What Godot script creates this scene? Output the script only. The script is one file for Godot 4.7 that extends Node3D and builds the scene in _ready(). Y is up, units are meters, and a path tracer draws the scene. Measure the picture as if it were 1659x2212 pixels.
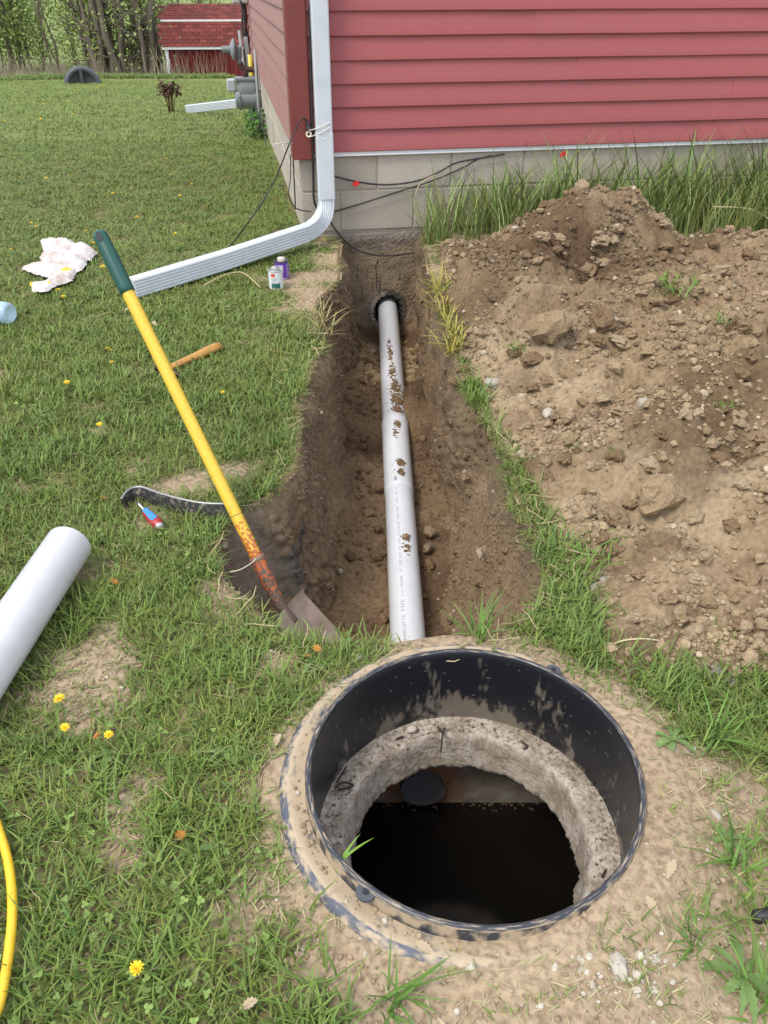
extends Node3D
# Photo pixels below are in a 1659 x 2212 copy of the photograph; a pixel gives a direction, the surface it lies on gives the distance.
const FP := 1728.0
const CX := 829.5
const CY := 1106.0
const CAM := Vector3(0, 1.3, 0)
const PITCH := 33.8
const RC := Vector2(0.17, -1.0)      # middle of the tank opening (x, z)
const HOUSE := Vector3(-0.4366, 0, -4.477)
var CP := cos(deg_to_rad(PITCH))
var SP := sin(deg_to_rad(PITCH))
var rng := RandomNumberGenerator.new()
var n1 := FastNoiseLite.new()
var n2 := FastNoiseLite.new()
var n3 := FastNoiseLite.new()
var nc := FastNoiseLite.new()
var M := {}
var taken := {}
var trench_top := PackedVector2Array()
var bare_spots := []
var house: Node3D

# ---------------------------------------------------------------- mesh building
class MB:
	var v := PackedVector3Array()
	var i := PackedInt32Array()
	var c := PackedColorArray()
	var u := PackedVector2Array()
	func vert(p: Vector3, col := Color.WHITE, uv := Vector2.ZERO) -> int:
		v.push_back(p); c.push_back(col); u.push_back(uv)
		return v.size() - 1
	func tri(a: int, b: int, d: int) -> void:
		i.push_back(a); i.push_back(d); i.push_back(b)
	func quad(a: int, b: int, d: int, e: int) -> void:
		tri(a, b, d); tri(a, d, e)
	func mesh(smooth := true) -> ArrayMesh:
		var st := SurfaceTool.new()
		if smooth:
			var a := []
			a.resize(Mesh.ARRAY_MAX)
			a[Mesh.ARRAY_VERTEX] = v; a[Mesh.ARRAY_INDEX] = i; a[Mesh.ARRAY_COLOR] = c; a[Mesh.ARRAY_TEX_UV] = u
			st.create_from_arrays(a)
			st.generate_normals()
		else:
			st.begin(Mesh.PRIMITIVE_TRIANGLES)
			st.set_smooth_group(-1)
			for k in i:
				st.set_color(c[k]); st.set_uv(u[k]); st.add_vertex(v[k])
			st.generate_normals()
		return st.commit()

func lin(r: float, g: float, b: float) -> Color:
	return Color(r, g, b).linear_to_srgb()

func mat(r: float, g: float, b: float, rough := 0.8, metal := 0.0, vc := false) -> StandardMaterial3D:
	var m := StandardMaterial3D.new()
	m.albedo_color = lin(r, g, b); m.roughness = rough; m.metallic = metal
	m.vertex_color_use_as_albedo = vc
	return m

func fast(seed_: int, freq: float, oct := 4, type := FastNoiseLite.TYPE_SIMPLEX_SMOOTH) -> FastNoiseLite:
	var n := FastNoiseLite.new()
	n.seed = seed_; n.frequency = freq; n.noise_type = type
	n.fractal_octaves = oct
	if oct < 2: n.fractal_type = FastNoiseLite.FRACTAL_NONE
	return n

func noise_tex(size: int, n: FastNoiseLite, ramp: Array, w := 0) -> ImageTexture:
	# ramp: [[t, linear colour], ...]; the seamless noise is mapped through it
	var img := n.get_seamless_image(w if w > 0 else size, size)
	var out := Image.create(img.get_width(), img.get_height(), true, Image.FORMAT_RGB8)
	var lut := []
	for k in 256:
		var t := k / 255.0
		var col: Color = ramp[-1][1]
		for j in range(ramp.size() - 1):
			if t <= ramp[j + 1][0]:
				col = (ramp[j][1] as Color).lerp(ramp[j + 1][1], clampf((t - ramp[j][0]) / (ramp[j + 1][0] - ramp[j][0]), 0, 1))
				break
		lut.push_back(col.linear_to_srgb())
	for y in out.get_height():
		for x in out.get_width():
			out.set_pixel(x, y, lut[int(clampf(img.get_pixel(x, y).r, 0, 1) * 255.0)])
	out.generate_mipmaps()
	return ImageTexture.create_from_image(out)

func normal_tex(size: int, n: FastNoiseLite, strength: float, w := 0) -> ImageTexture:
	var img := n.get_seamless_image(w if w > 0 else size, size)
	img.convert(Image.FORMAT_RGBA8)
	img.bump_map_to_normal_map(strength)
	return ImageTexture.create_from_image(img)

func triplanar(m: StandardMaterial3D, s: float, world := true) -> StandardMaterial3D:
	m.uv1_triplanar = true; m.uv1_world_triplanar = world
	m.uv1_scale = Vector3.ONE * s
	return m

# ---------------------------------------------------------------- photo geometry
func ray(x: float, y: float) -> Vector3:
	var v := (CY - y) / FP
	return Vector3((x - CX) / FP, v * CP - SP, -(CP + v * SP))
func at(x: float, y: float, depth: float) -> Vector3:
	return CAM + ray(x, y) * depth
func on_y(x: float, y: float, h: float) -> Vector3:
	var r := ray(x, y)
	return CAM + r * ((h - CAM.y) / r.y)
func on_ground(x: float, y: float, lift := 0.0) -> Vector3:
	var p := on_y(x, y, 0.05)
	for k in 12:
		p = on_y(x, y, gh(p.x, p.z) + lift)
	return p
func on_heap(x: float, y: float, lift := 0.0) -> Vector3:
	# first point along the ray that meets the heap or the ground
	var r := ray(x, y)
	var t := 1.2
	for k in 500:
		var p := CAM + r * t
		if p.y <= gh(p.x, p.z) + maxf(heap(p.x, p.z), 0.0) + lift: return p
		t += 0.012
	return CAM + r * t
func on_wall(x: float, y: float, off := 0.0) -> Vector3:
	# the house's front plane, off metres in front of it
	var n := Vector3(sin(deg_to_rad(10)), 0, cos(deg_to_rad(10)))
	var r := ray(x, y)
	return CAM + r * ((n.dot(HOUSE - CAM) + off) / n.dot(r))

# ---------------------------------------------------------------- objects
func numbered(n: String) -> String:
	if not taken.has(n):
		taken[n] = 0
		return n
	taken[n] += 1
	return "%s_%03d" % [n, taken[n]]
func tag(o: Node, label: String, category: String, group := "") -> Node:
	o.set_meta("label", label); o.set_meta("category", category)
	if group != "": o.set_meta("group", group)
	return o
func thing(called: String, label: String, category: String, where := Vector3.ZERO, group := "", turn := 0.0) -> Node3D:
	var o := Node3D.new()
	o.name = numbered(called); o.position = where; o.rotation.y = turn
	add_child(o)
	tag(o, label, category, group)
	return o
func part(called: String, m: Mesh, material: Material, parent: Node = self, xf := Transform3D.IDENTITY) -> MeshInstance3D:
	var o := MeshInstance3D.new()
	o.name = numbered(called) if parent == self else called
	o.mesh = m; o.material_override = material; o.transform = xf
	parent.add_child(o, true)
	return o
func stuff(called: String, m: Mesh, material: Material, xfs: Array, cols: Array, label: String, category: String, parent: Node = self) -> MultiMeshInstance3D:
	var mm := MultiMesh.new()
	mm.transform_format = MultiMesh.TRANSFORM_3D
	mm.use_colors = true
	mm.mesh = m
	mm.instance_count = xfs.size()
	for k in xfs.size():
		mm.set_instance_transform(k, xfs[k]); mm.set_instance_color(k, cols[k])
	var o := MultiMeshInstance3D.new()
	o.multimesh = mm; o.material_override = material
	o.name = numbered(called) if parent == self else called
	parent.add_child(o, true)
	o.set_meta("kind", "stuff")
	if parent == self: tag(o, label, category)
	return o
func structure(o: Node, label: String, category: String) -> Node:
	o.set_meta("kind", "structure")
	return tag(o, label, category)

# ---------------------------------------------------------------- shapes
func tube(mb: MB, pts: Array, radii, seg := 8, caps := true, col := Color.WHITE) -> void:
	var n := pts.size()
	var up := Vector3.UP
	var prev := -1
	var d0: Vector3 = (pts[1] - pts[0]).normalized()
	if absf(d0.dot(up)) > 0.9: up = Vector3.RIGHT
	var a := d0.cross(up).normalized()
	for k in n:
		var d: Vector3 = (pts[mini(k + 1, n - 1)] - pts[maxi(k - 1, 0)]).normalized()
		a = (a - d * a.dot(d)).normalized()
		var b := d.cross(a)
		var r: float = radii[k] if radii is Array else radii
		var first := mb.v.size()
		for j in seg + 1:
			var t := TAU * j / seg
			mb.vert(pts[k] + (a * cos(t) + b * sin(t)) * r, col, Vector2(float(j) / seg, float(k) / (n - 1)))
		if prev >= 0:
			for j in seg:
				mb.quad(prev + j, prev + j + 1, first + j + 1, first + j)
		prev = first
		if caps and (k == 0 or k == n - 1):
			var m := mb.vert(pts[k], col)
			var ring := []
			for j in seg: ring.push_back(mb.vert(mb.v[first + j], col))
			for j in seg:
				if k == 0: mb.tri(m, ring[(j + 1) % seg], ring[j])
				else: mb.tri(m, ring[j], ring[(j + 1) % seg])

func tube_mesh(pts: Array, radii, seg := 8, caps := true) -> ArrayMesh:
	var mb := MB.new()
	tube(mb, pts, radii, seg, caps)
	return mb.mesh()

func smooth_path(p: Array, per := 6) -> Array:
	var out := []
	for k in range(p.size() - 1):
		var a: Vector3 = p[maxi(k - 1, 0)]
		var b: Vector3 = p[k]
		var c: Vector3 = p[k + 1]
		var d: Vector3 = p[mini(k + 2, p.size() - 1)]
		for j in per: out.push_back(b.cubic_interpolate(c, a, d, float(j) / per))
	out.push_back(p[-1])
	return out

# profile: array of Vector2(radius, height) from bottom to top on the outside; the axis is y
func lathe(mb: MB, profile: Array, seg := 32, col := Color.WHITE, wob: FastNoiseLite = null, amt := 0.0) -> void:
	var first := mb.v.size()
	for k in profile.size():
		var p: Vector2 = profile[k]
		for j in seg + 1:
			var t := TAU * (j % seg) / seg
			var r := p.x
			if wob: r += amt * wob.get_noise_3d(cos(t) * 100.0, p.y * 300.0, sin(t) * 100.0)
			mb.vert(Vector3(cos(t) * r, p.y, sin(t) * r), col, Vector2(float(j) / seg, float(k) / (profile.size() - 1)))
	for k in range(profile.size() - 1):
		for j in seg:
			var a := first + k * (seg + 1) + j
			mb.quad(a, a + seg + 1, a + seg + 2, a + 1)
func lathe_mesh(profile: Array, seg := 32) -> ArrayMesh:
	var mb := MB.new()
	lathe(mb, profile, seg)
	return mb.mesh()

# box with chamfered edges, lo to hi
func box(mb: MB, lo: Vector3, hi: Vector3, ch := 0.0, col := Color.WHITE, xf := Transform3D.IDENTITY) -> void:
	ch = minf(ch, 0.49 * minf(hi.x - lo.x, minf(hi.y - lo.y, hi.z - lo.z)))
	if ch <= 0.0:
		var q := []
		for k in 8: q.push_back(xf * Vector3(hi.x if k & 1 else lo.x, hi.y if k & 2 else lo.y, hi.z if k & 4 else lo.z))
		for f in [[0, 4, 6, 2], [1, 3, 7, 5], [0, 1, 5, 4], [2, 6, 7, 3], [0, 2, 3, 1], [4, 5, 7, 6]]:
			var id := []
			for k in f: id.push_back(mb.vert(q[k], col))
			mb.quad(id[0], id[1], id[2], id[3])
		return
	var mid := (lo + hi) * 0.5
	var pts := PackedVector3Array()
	for k in 8:
		var sx := 1.0 if k & 1 else -1.0
		var sy := 1.0 if k & 2 else -1.0
		var sz := 1.0 if k & 4 else -1.0
		var h := (hi - lo) * 0.5
		pts.push_back(mid + Vector3(sx * h.x, sy * (h.y - ch), sz * (h.z - ch)))
		pts.push_back(mid + Vector3(sx * (h.x - ch), sy * h.y, sz * (h.z - ch)))
		pts.push_back(mid + Vector3(sx * (h.x - ch), sy * (h.y - ch), sz * h.z))
	hull_faces(mb, pts, mid, col, xf)
func hull_faces(mb: MB, pts: PackedVector3Array, mid: Vector3, col: Color, xf: Transform3D) -> void:
	var faces := []
	for ax in 3:
		for s in 2:
			var bit := [1, 2, 4][ax] as int
			var f := []
			for k in 8:
				if (1 if k & bit else 0) == s: f.push_back(k * 3 + ax)
			faces.push_back([f[0], f[1], f[3], f[2]])
	for e in [[0, 1, 0], [2, 3, 0], [4, 5, 0], [6, 7, 0], [0, 2, 1], [1, 3, 1], [4, 6, 1], [5, 7, 1], [0, 4, 2], [1, 5, 2], [2, 6, 2], [3, 7, 2]]:
		var a: int = e[0]
		var b: int = e[1]
		var o := [0, 1, 2]
		o.erase(e[2])
		faces.push_back([a * 3 + o[0], a * 3 + o[1], b * 3 + o[1], b * 3 + o[0]])
	for k in 8: faces.push_back([k * 3, k * 3 + 1, k * 3 + 2])
	for f in faces:
		var n: Vector3 = (pts[f[1]] - pts[f[0]]).cross(pts[f[2]] - pts[f[0]])
		if n.dot((pts[f[0]] + pts[f[2]]) * 0.5 - mid) < 0: f.reverse()
		var id := []
		for k in f: id.push_back(mb.vert(xf * pts[k], col))
		if id.size() == 4: mb.quad(id[0], id[1], id[2], id[3])
		else: mb.tri(id[0], id[1], id[2])
func box_mesh(lo: Vector3, hi: Vector3, ch := 0.0) -> ArrayMesh:
	var mb := MB.new()
	box(mb, lo, hi, ch)
	return mb.mesh(false)

# closed outline swept along a path; axes a and b per station; scale per station optional
func sweep(mb: MB, path: Array, aa: Array, bb: Array, prof: Array, caps := true, col := Color.WHITE, scl := []) -> void:
	var n := prof.size()
	var first := mb.v.size()
	for k in path.size():
		var s: float = scl[k] if scl.size() else 1.0
		for j in n + 1:
			var q: Vector2 = prof[j % n]
			mb.vert(path[k] + aa[k] * q.x * s + bb[k] * q.y * s, col)
	for k in range(path.size() - 1):
		for j in n:
			var a := first + k * (n + 1) + j
			mb.quad(a, a + 1, a + n + 2, a + n + 1)
	if caps:
		for k in [0, path.size() - 1]:
			var m := mb.vert(path[k], col)
			var r := []
			for j in n: r.push_back(mb.vert(mb.v[first + k * (n + 1) + j], col))
			for j in n:
				if k == 0: mb.tri(m, r[(j + 1) % n], r[j])
				else: mb.tri(m, r[j], r[(j + 1) % n])

func rock_mesh(seed_: int, rough := 0.25, flat := 0.7, sub := 1, smooth := true) -> ArrayMesh:
	# a lump of about 1 m across
	var s := SphereMesh.new()
	s.radius = 0.5; s.height = 1.0
	s.radial_segments = 7 + sub * 4; s.rings = 3 + sub * 2
	var a := s.get_mesh_arrays()
	var vs: PackedVector3Array = a[Mesh.ARRAY_VERTEX]
	var ix: PackedInt32Array = a[Mesh.ARRAY_INDEX]
	var n := fast(seed_, 1.1, 4)
	var mb := MB.new()
	for p in vs:
		var q := p * (1.0 + rough * 2.0 * n.get_noise_3dv(p * 1.7 + Vector3(seed_, 0, 0)))
		q.y *= flat
		mb.vert(q)
	mb.i = ix
	return mb.mesh(smooth)

func rx(p: Vector3, yaw: float, s := Vector3.ONE, tilt := 0.0, tilt_dir := 0.0) -> Transform3D:
	var b := Basis(Vector3.UP, yaw)
	if tilt != 0.0: b = Basis(Vector3(cos(tilt_dir), 0, sin(tilt_dir)), tilt) * b
	return Transform3D(b.scaled_local(s), p)

# ---------------------------------------------------------------- the lie of the land
func gh(x: float, z: float) -> float:
	var t := smoothstep(1.5, 4.4, -z)
	var y := 0.11 * t
	var d := clampf(-z - 6.0, 0.0, 27.0)
	y -= 0.072 * d * d / (d + 3.0)
	if -z < 12.0 and -z > -2.0:
		y += 0.009 * n1.get_noise_2d(x * 60, z * 60) + 0.005 * n2.get_noise_2d(x * 300, z * 300) + 0.004 * n3.get_noise_2d(x * 1100, z * 1100)
	else:
		y += 0.03 * n1.get_noise_2d(x * 20, z * 20)
	var dx := x - RC.x
	var dz := z - RC.y
	var r := sqrt(dx * dx + dz * dz)
	if r < 0.7:
		# soil is heaped against the riser, most at the back and the right
		var w := 0.3 + 0.7 * clampf((dx * 0.95 + dz * 0.25) / maxf(r, 0.01) + 0.2, 0.0, 1.0)
		y += 0.036 * w * (1.0 - smoothstep(0.36, 0.6, r))
	return y

const BLOBS := [[1.0, -4.02, 0.295, 0.62], [1.35, -3.62, 0.17, 0.8], [1.85, -3.35, 0.14, 0.85], [1.65, -2.65, 0.27, 0.95], [1.95, -2.05, 0.36, 1.0], [1.0, -3.05, 0.23, 0.78], [0.68, -3.5, 0.17, 0.5], [1.1, -2.3, 0.19, 0.72], [0.9, -1.85, 0.09, 0.5], [1.4, -1.85, 0.2, 0.6]]
func heap(x: float, z: float) -> float:
	# height of the dug-out soil over the lawn, under zero outside it
	if x < 0.15 or z > -1.1 or z < -5.0: return -0.02
	var s := 0.0
	for b in BLOBS:
		var d2: float = ((x - b[0]) * (x - b[0]) + (z - b[1]) * (z - b[1])) / (b[3] * b[3])
		if d2 < 1.0:
			var f: float = b[2] * (1.0 - d2) * (1.0 - d2) * (1.0 + 0.9 * d2)
			s += f * f * f
	# soil trampled along the trench on its right side
	var edge := lerpf(0.47, 0.25, smoothstep(1.5, 2.8, -z)) + 0.05 * n1.get_noise_2d(z * 200, 7.0)
	var low := 0.042 * smoothstep(edge, edge + 0.09, x) * smoothstep(1.22, 1.42, -z + 0.1 * n1.get_noise_2d(x * 150, 3.0)) * (1.0 - smoothstep(4.1, 4.5, -z))
	var lip := right_lip(z)
	var h := pow(s, 1.0 / 3.0) * 1.0
	h = sqrt(h * h + low * low) * smoothstep(lip + 0.012, lip + 0.1, x)
	h -= 0.012
	if x < lip + 0.02: return -0.02
	if h > -0.008:
		var k := clampf((h + 0.012) / 0.08, 0.0, 1.0)
		h += k * (0.085 * n1.get_noise_2d(x * 170 + 40, z * 170) + 0.07 * n2.get_noise_2d(x * 380, z * 380))
		h += k * 0.05 * smoothstep(0.0, 0.35, n1.get_noise_2d(x * 140 + 300, z * 140)) * maxf(0.0, 0.25 - nc.get_noise_2d(x * 260 + 60.0 * n2.get_noise_2d(x * 500, z * 500), z * 260 + 500.0))
		h += (0.25 + 0.75 * k) * (0.015 + 0.027 * k) * maxf(0.0, 0.1 - nc.get_noise_2d(x * 620 + 90.0 * n2.get_noise_2d(x * 400, z * 400), z * 620))
		h += 0.015 * n3.get_noise_2d(x * 900, z * 900) - 0.024 * k
		# dug face under the top of the heap
		h -= 0.07 * exp(-(pow((x - 1.02) / 0.20, 2.0) + pow((z + 3.72) / 0.12, 2.0)))
	return h

func right_lip(z: float) -> float:
	# x of the trench's right edge
	for k in range(17, TRENCH.size() - 1):
		if z <= TRENCH[k][1] and z >= TRENCH[k + 1][1]: return lerpf(TRENCH[k][0], TRENCH[k + 1][0], (z - TRENCH[k][1]) / (TRENCH[k + 1][1] - TRENCH[k][1]))
	return 0.2
func pipe_at(z: float) -> Vector3:
	var t := (z + 4.56) / 2.67
	return Vector3(0.023 + 0.055 * t, -0.33 - 0.15 * t, z)
func floor_h(x: float, z: float) -> float:
	var p := pipe_at(z)
	var y := p.y - 0.045
	var dx := x - p.x
	y += 0.09 * smoothstep(0.1, 0.32, absf(dx))
	if z < -4.2: y -= 0.06 * smoothstep(4.2, 4.4, -z)
	# soil that has fallen over the pipe
	y += 0.105 * exp(-(pow((z + 3.42) / 0.16, 2.0) + pow((dx - 0.07) / 0.08, 2.0)))
	y += 0.05 * exp(-(pow((z + 3.3) / 0.3, 2.0) + pow((dx - 0.17) / 0.1, 2.0)))
	y += 0.03 * exp(-(pow((z + 3.9) / 0.25, 2.0) + pow((dx + 0.15) / 0.12, 2.0)))
	# the pocket where the spade stands is shallower
	y += 0.12 * (1.0 - smoothstep(-0.30, -0.16, x)) * smoothstep(1.3, 1.5, -z) * (1.0 - smoothstep(1.95, 2.1, -z))
	y += 0.03 * n1.get_noise_2d(x * 300, z * 300) + 0.02 * n2.get_noise_2d(x * 500, z * 500) + 0.02 * smoothstep(-0.1, 0.3, n1.get_noise_2d(x * 200 + 700, z * 200)) * maxf(0.0, 0.15 - nc.get_noise_2d(x * 700 + 300, z * 700)) + 0.006 * n3.get_noise_2d(x * 900, z * 900)
	return y

func bareness(x: float, z: float) -> float:
	var b := 0.0
	for s in bare_spots:
		var d: float = ((x - s[0]) * (x - s[0]) + (z - s[1]) * (z - s[1])) / (s[2] * s[2])
		if d < 5.0: b += s[3] * exp(-d)
	var r := Vector2(x - RC.x, z - RC.y).length()
	var rn := 0.12 * n1.get_noise_2d(x * 200 + 500, z * 200)
	b += (0.32 + 0.5 * smoothstep(0.05, 0.35, x)) * (1.0 - smoothstep(0.36, 0.42 + 0.08 * smoothstep(-0.1, 0.3, x), r + rn))
	# worn ground in the near right
	b += 0.62 * smoothstep(0.22, 0.6, x) * smoothstep(-1.3, -0.9, z)
	b += 0.42 * smoothstep(-0.1, 0.2, x) * smoothstep(-0.78, -0.62, z)
	b += 0.72 * smoothstep(0.28, 0.36, x) * smoothstep(1.5, 1.75, -z)
	b += 0.7 * smoothstep(-0.5, -0.3, x) * smoothstep(3.2, 3.5, -z)
	if z > -5.0: b += 0.5 * n1.get_noise_2d(x * 150 + 90, z * 150) + 0.5 * n2.get_noise_2d(x * 420, z * 420) + 0.45 * n3.get_noise_2d(x * 900 + 40, z * 900) - 0.02
	return clampf(b, 0.0, 1.0)

func in_house(x: float, z: float, pad := 0.0) -> bool:
	var q := house.transform.affine_inverse() * Vector3(x, 0, z)
	return q.x > -pad and q.z < pad and q.z > -6.0 - pad and q.x < 9.0
func in_trench(x: float, z: float) -> bool:
	if x < -0.5 or x > 0.47 or z > -1.3: return false
	return Geometry2D.is_point_in_polygon(Vector2(x, z), trench_top)

const TRENCH := [
	[-0.235, -4.58, -0.21, -4.58], [-0.225, -4.1, -0.20, -4.1], [-0.215, -3.78, -0.19, -3.8], [-0.295, -3.5, -0.185, -3.5], [-0.25, -3.2, -0.18, -3.2],
	[-0.25, -2.96, -0.18, -2.98], [-0.295, -2.7, -0.175, -2.75], [-0.285, -2.45, -0.17, -2.5], [-0.275, -2.18, -0.17, -2.25], [-0.335, -2.02, -0.21, -2.02],
	[-0.43, -1.92, -0.38, -1.86], [-0.455, -1.77, -0.40, -1.74], [-0.41, -1.62, -0.34, -1.59], [-0.325, -1.525, -0.28, -1.52], [-0.23, -1.41, -0.2, -1.43],
	[0.01, -1.375, 0.01, -1.43], [0.185, -1.37, 0.16, -1.43], [0.335, -1.46, 0.22, -1.55], [0.42, -1.62, 0.245, -1.72], [0.425, -1.76, 0.25, -1.85],
	[0.4, -1.95, 0.24, -2.05], [0.39, -2.1, 0.235, -2.25], [0.38, -2.3, 0.23, -2.5], [0.315, -2.63, 0.225, -2.8], [0.28, -2.9, 0.22, -3.0],
	[0.238, -3.48, 0.21, -3.5], [0.222, -3.8, 0.205, -3.82], [0.21, -4.2, 0.2, -4.2], [0.215, -4.65, 0.205, -4.65]]

func grade(a0: float, a1: float, step: float, lo: float, hi: float, g := 1.13) -> Array:
	var out := []
	var x := a0
	while x < a1:
		out.push_back(x); x += step
	out.push_back(a1)
	var s := step
	x = a1
	while x < hi:
		s *= g; x += s
		out.push_back(minf(x, hi))
	s = step; x = a0
	while x > lo:
		s *= g; x -= s
		out.push_front(maxf(x, lo))
	return out

func soil_tint(x: float, z: float) -> Color:
	# dry sandy soil with moist and humus patches (linear)
	var t := 0.5 + 0.5 * n1.get_noise_2d(x * 90, z * 90)
	var d := 0.5 + 0.5 * n2.get_noise_2d(x * 210 + 11, z * 210)
	return Color(0.41, 0.315, 0.208).lerp(Color(0.29, 0.208, 0.13), t).lerp(Color(0.50, 0.40, 0.28), d * 0.5)

func make_materials() -> void:
	var grains := noise_tex(1024, fast(11, 0.035, 6), [[0.0, Color(0.4, 0.38, 0.37)], [0.3, Color(0.66, 0.645, 0.635)], [0.5, Color(0.84, 0.83, 0.82)], [0.7, Color(0.98, 0.98, 0.98)], [1.0, Color(1, 1, 1)]])
	var soil_h := noise_tex(1024, fast(21, 0.03, 6), [[0.0, Color(0, 0, 0)], [1.0, Color(1, 1, 1)]])
	var s := mat(1, 1, 1, 0.95, 0, true)
	s.albedo_texture = grains; s.heightmap_enabled = true; s.heightmap_texture = soil_h; s.heightmap_scale = 0.7
	s.metallic_specular = 0.25
	M.soil = triplanar(s, 1.3)
	var t := s.duplicate()
	t.heightmap_scale = 0.6
	M.wall_soil = triplanar(t, 1.1)
	var cl := mat(1, 1, 1, 0.95, 0, true)
	cl.albedo_texture = grains; cl.heightmap_enabled = true; cl.heightmap_texture = soil_h; cl.heightmap_scale = 0.35; cl.metallic_specular = 0.25
	M.clod = triplanar(cl, 3.0)
	M.grass = mat(1, 1, 1, 0.55, 0, true)
	M.grass.cull_mode = BaseMaterial3D.CULL_DISABLED
	M.grass.backlight_enabled = true; M.grass.backlight = Color(0.35, 0.4, 0.12)
	M.grass.metallic_specular = 0.35
	M.dry = mat(1, 1, 1, 0.8, 0, true)
	M.dry.cull_mode = BaseMaterial3D.CULL_DISABLED
	var sn := fast(31, 0.02, 4)
	var emb := noise_tex(256, fast(32, 0.03, 4), [[0, Color(0.86, 0.86, 0.86)], [1, Color(1, 1, 1)]])
	M.siding = mat(0.36, 0.09, 0.092, 0.6)
	M.siding.albedo_texture = emb; M.siding.uv1_scale = Vector3(1, 1, 1)
	M.siding.normal_enabled = true; M.siding.normal_texture = normal_tex(256, fast(33, 0.05, 3), 2.0); M.siding.normal_scale = 0.35
	triplanar(M.siding, 1.0, false); M.siding.uv1_scale = Vector3(2.0, 22.0, 2.0)
	M.greyish = M.siding.duplicate(); M.greyish.albedo_color = lin(0.33, 0.16, 0.14); M.greyish.roughness = 0.6  # greyer, paler copy of the siding colour, used on the side wall
	M.post = mat(0.2, 0.042, 0.035, 0.45)
	M.post.albedo_texture = noise_tex(256, fast(34, 0.02, 4), [[0, Color(0.8, 0.8, 0.8)], [1, Color(1, 1, 1)]]); triplanar(M.post, 2.5, false)
	M.trim = mat(0.78, 0.79, 0.80, 0.5)
	var bl := noise_tex(512, fast(41, 0.12, 4), [[0.0, Color(0.22, 0.2, 0.18)], [0.22, Color(0.6, 0.58, 0.55)], [0.45, Color(0.85, 0.84, 0.82)], [1.0, Color(1, 1, 1)]])
	var bn := normal_tex(512, fast(42, 0.12, 3), 5.0)
	M.block = mat(0.52, 0.465, 0.39, 0.95)
	M.block.albedo_texture = bl; M.block.normal_enabled = true; M.block.normal_texture = bn; triplanar(M.block, 2.6)
	M.mortar = M.block.duplicate(); M.mortar.albedo_color = lin(0.60, 0.54, 0.43)
	M.concrete = mat(1, 1, 1, 0.95, 0, true)
	M.concrete.albedo_texture = bl; M.concrete.normal_enabled = true; M.concrete.normal_texture = bn; triplanar(M.concrete, 3.0)
	M.lidc = mat(1, 1, 1, 0.95, 0, true)
	M.lidc.albedo_texture = grains; M.lidc.heightmap_enabled = true; M.lidc.heightmap_texture = soil_h; M.lidc.heightmap_scale = 0.3; triplanar(M.lidc, 2.3)
	var scuff := noise_tex(512, fast(51, 0.012, 5), [[0, Color(0.86, 0.86, 0.85)], [0.4, Color(0.96, 0.96, 0.96)], [1, Color(1, 1, 1)]])
	M.gutter = mat(0.57, 0.61, 0.64, 0.38)
	M.gutter.albedo_texture = scuff; triplanar(M.gutter, 1.3)
	M.pvc = mat(0.61, 0.62, 0.64, 0.3)
	M.pvc.albedo_texture = scuff; triplanar(M.pvc, 1.7)
	M.print = mat(0.22, 0.22, 0.25, 0.7)
	M.black = mat(0.012, 0.013, 0.016, 0.45)
	M.rubber = mat(0.016, 0.016, 0.018, 0.55)
	M.cable = mat(0.018, 0.018, 0.02, 0.5)
	M.steel = mat(0.55, 0.55, 0.55, 0.35, 1.0)
	M.meter = mat(0.20, 0.225, 0.235, 0.5)
	M.rust = mat(0.10, 0.045, 0.035, 0.75)
	M.yellow = mat(0.80, 0.52, 0.03, 0.4)
	M.bark = mat(0.22, 0.18, 0.135, 0.95)
	M.bark.albedo_texture = noise_tex(256, fast(61, 0.05, 4), [[0, Color(0.5, 0.5, 0.5)], [1, Color(1, 1, 1)]]); triplanar(M.bark, 2.0)
	M.stone = mat(1, 1, 1, 0.85, 0, true)
	M.stone.albedo_texture = bl; triplanar(M.stone, 6.0, false)

func make_ground() -> void:
	var xs := grade(-1.5, 2.3, 0.018, -70.0, 70.0)
	var zs := grade(-4.75, -0.25, 0.018, -260.0, 25.0)
	var mb := MB.new()
	for z in zs:
		for x in xs:
			var col: Color
			if z > -7.0:
				col = Color(0.19, 0.165, 0.08).lerp(soil_tint(x, z), smoothstep(0.25, 0.75, bareness(x, z)))
			elif z > -31.0: col = Color(0.2, 0.23, 0.08)
			else: col = Color(0.27, 0.31, 0.12).lerp(Color(0.2, 0.26, 0.09), 0.5 + 0.5 * n1.get_noise_2d(x * 8, z * 8))
			mb.vert(Vector3(x, gh(x, z), z), col)
	var w := xs.size()
	for j in range(zs.size() - 1):
		for k in range(w - 1):
			var mx: float = (xs[k] + xs[k + 1]) * 0.5
			var mz: float = (zs[j] + zs[j + 1]) * 0.5
			if Vector2(mx - RC.x, mz - RC.y).length() < 0.335: continue
			if in_trench(mx, mz): continue
			var a := j * w + k
			mb.quad(a, a + w, a + w + 1, a + 1)
	var gd := part("ground", mb.mesh(), M.soil)
	# soil backfilled round the riser
	var bf := MB.new()
	for j in 9:
		for k in 181:
			var a := TAU * (k % 180) / 180.0
			var rr := 0.3195 + 0.012 * j
			var x := RC.x + cos(a) * rr
			var z := RC.y + sin(a) * rr
			var y := gh(x, z) + 0.0035 + 0.004 * n3.get_noise_2d(x * 1500, z * 1500)
			if j == 8: y -= 0.02
			bf.vert(Vector3(x, y, z), soil_tint(x, z))
	for j in 8:
		for k in 180:
			var a := j * 181 + k
			bf.quad(a, a + 1, a + 182, a + 181)
	part("backfill", bf.mesh(), M.soil, gd)
	structure(gd, "lawn ground with bare sandy soil patches between the grass", "ground")

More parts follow.
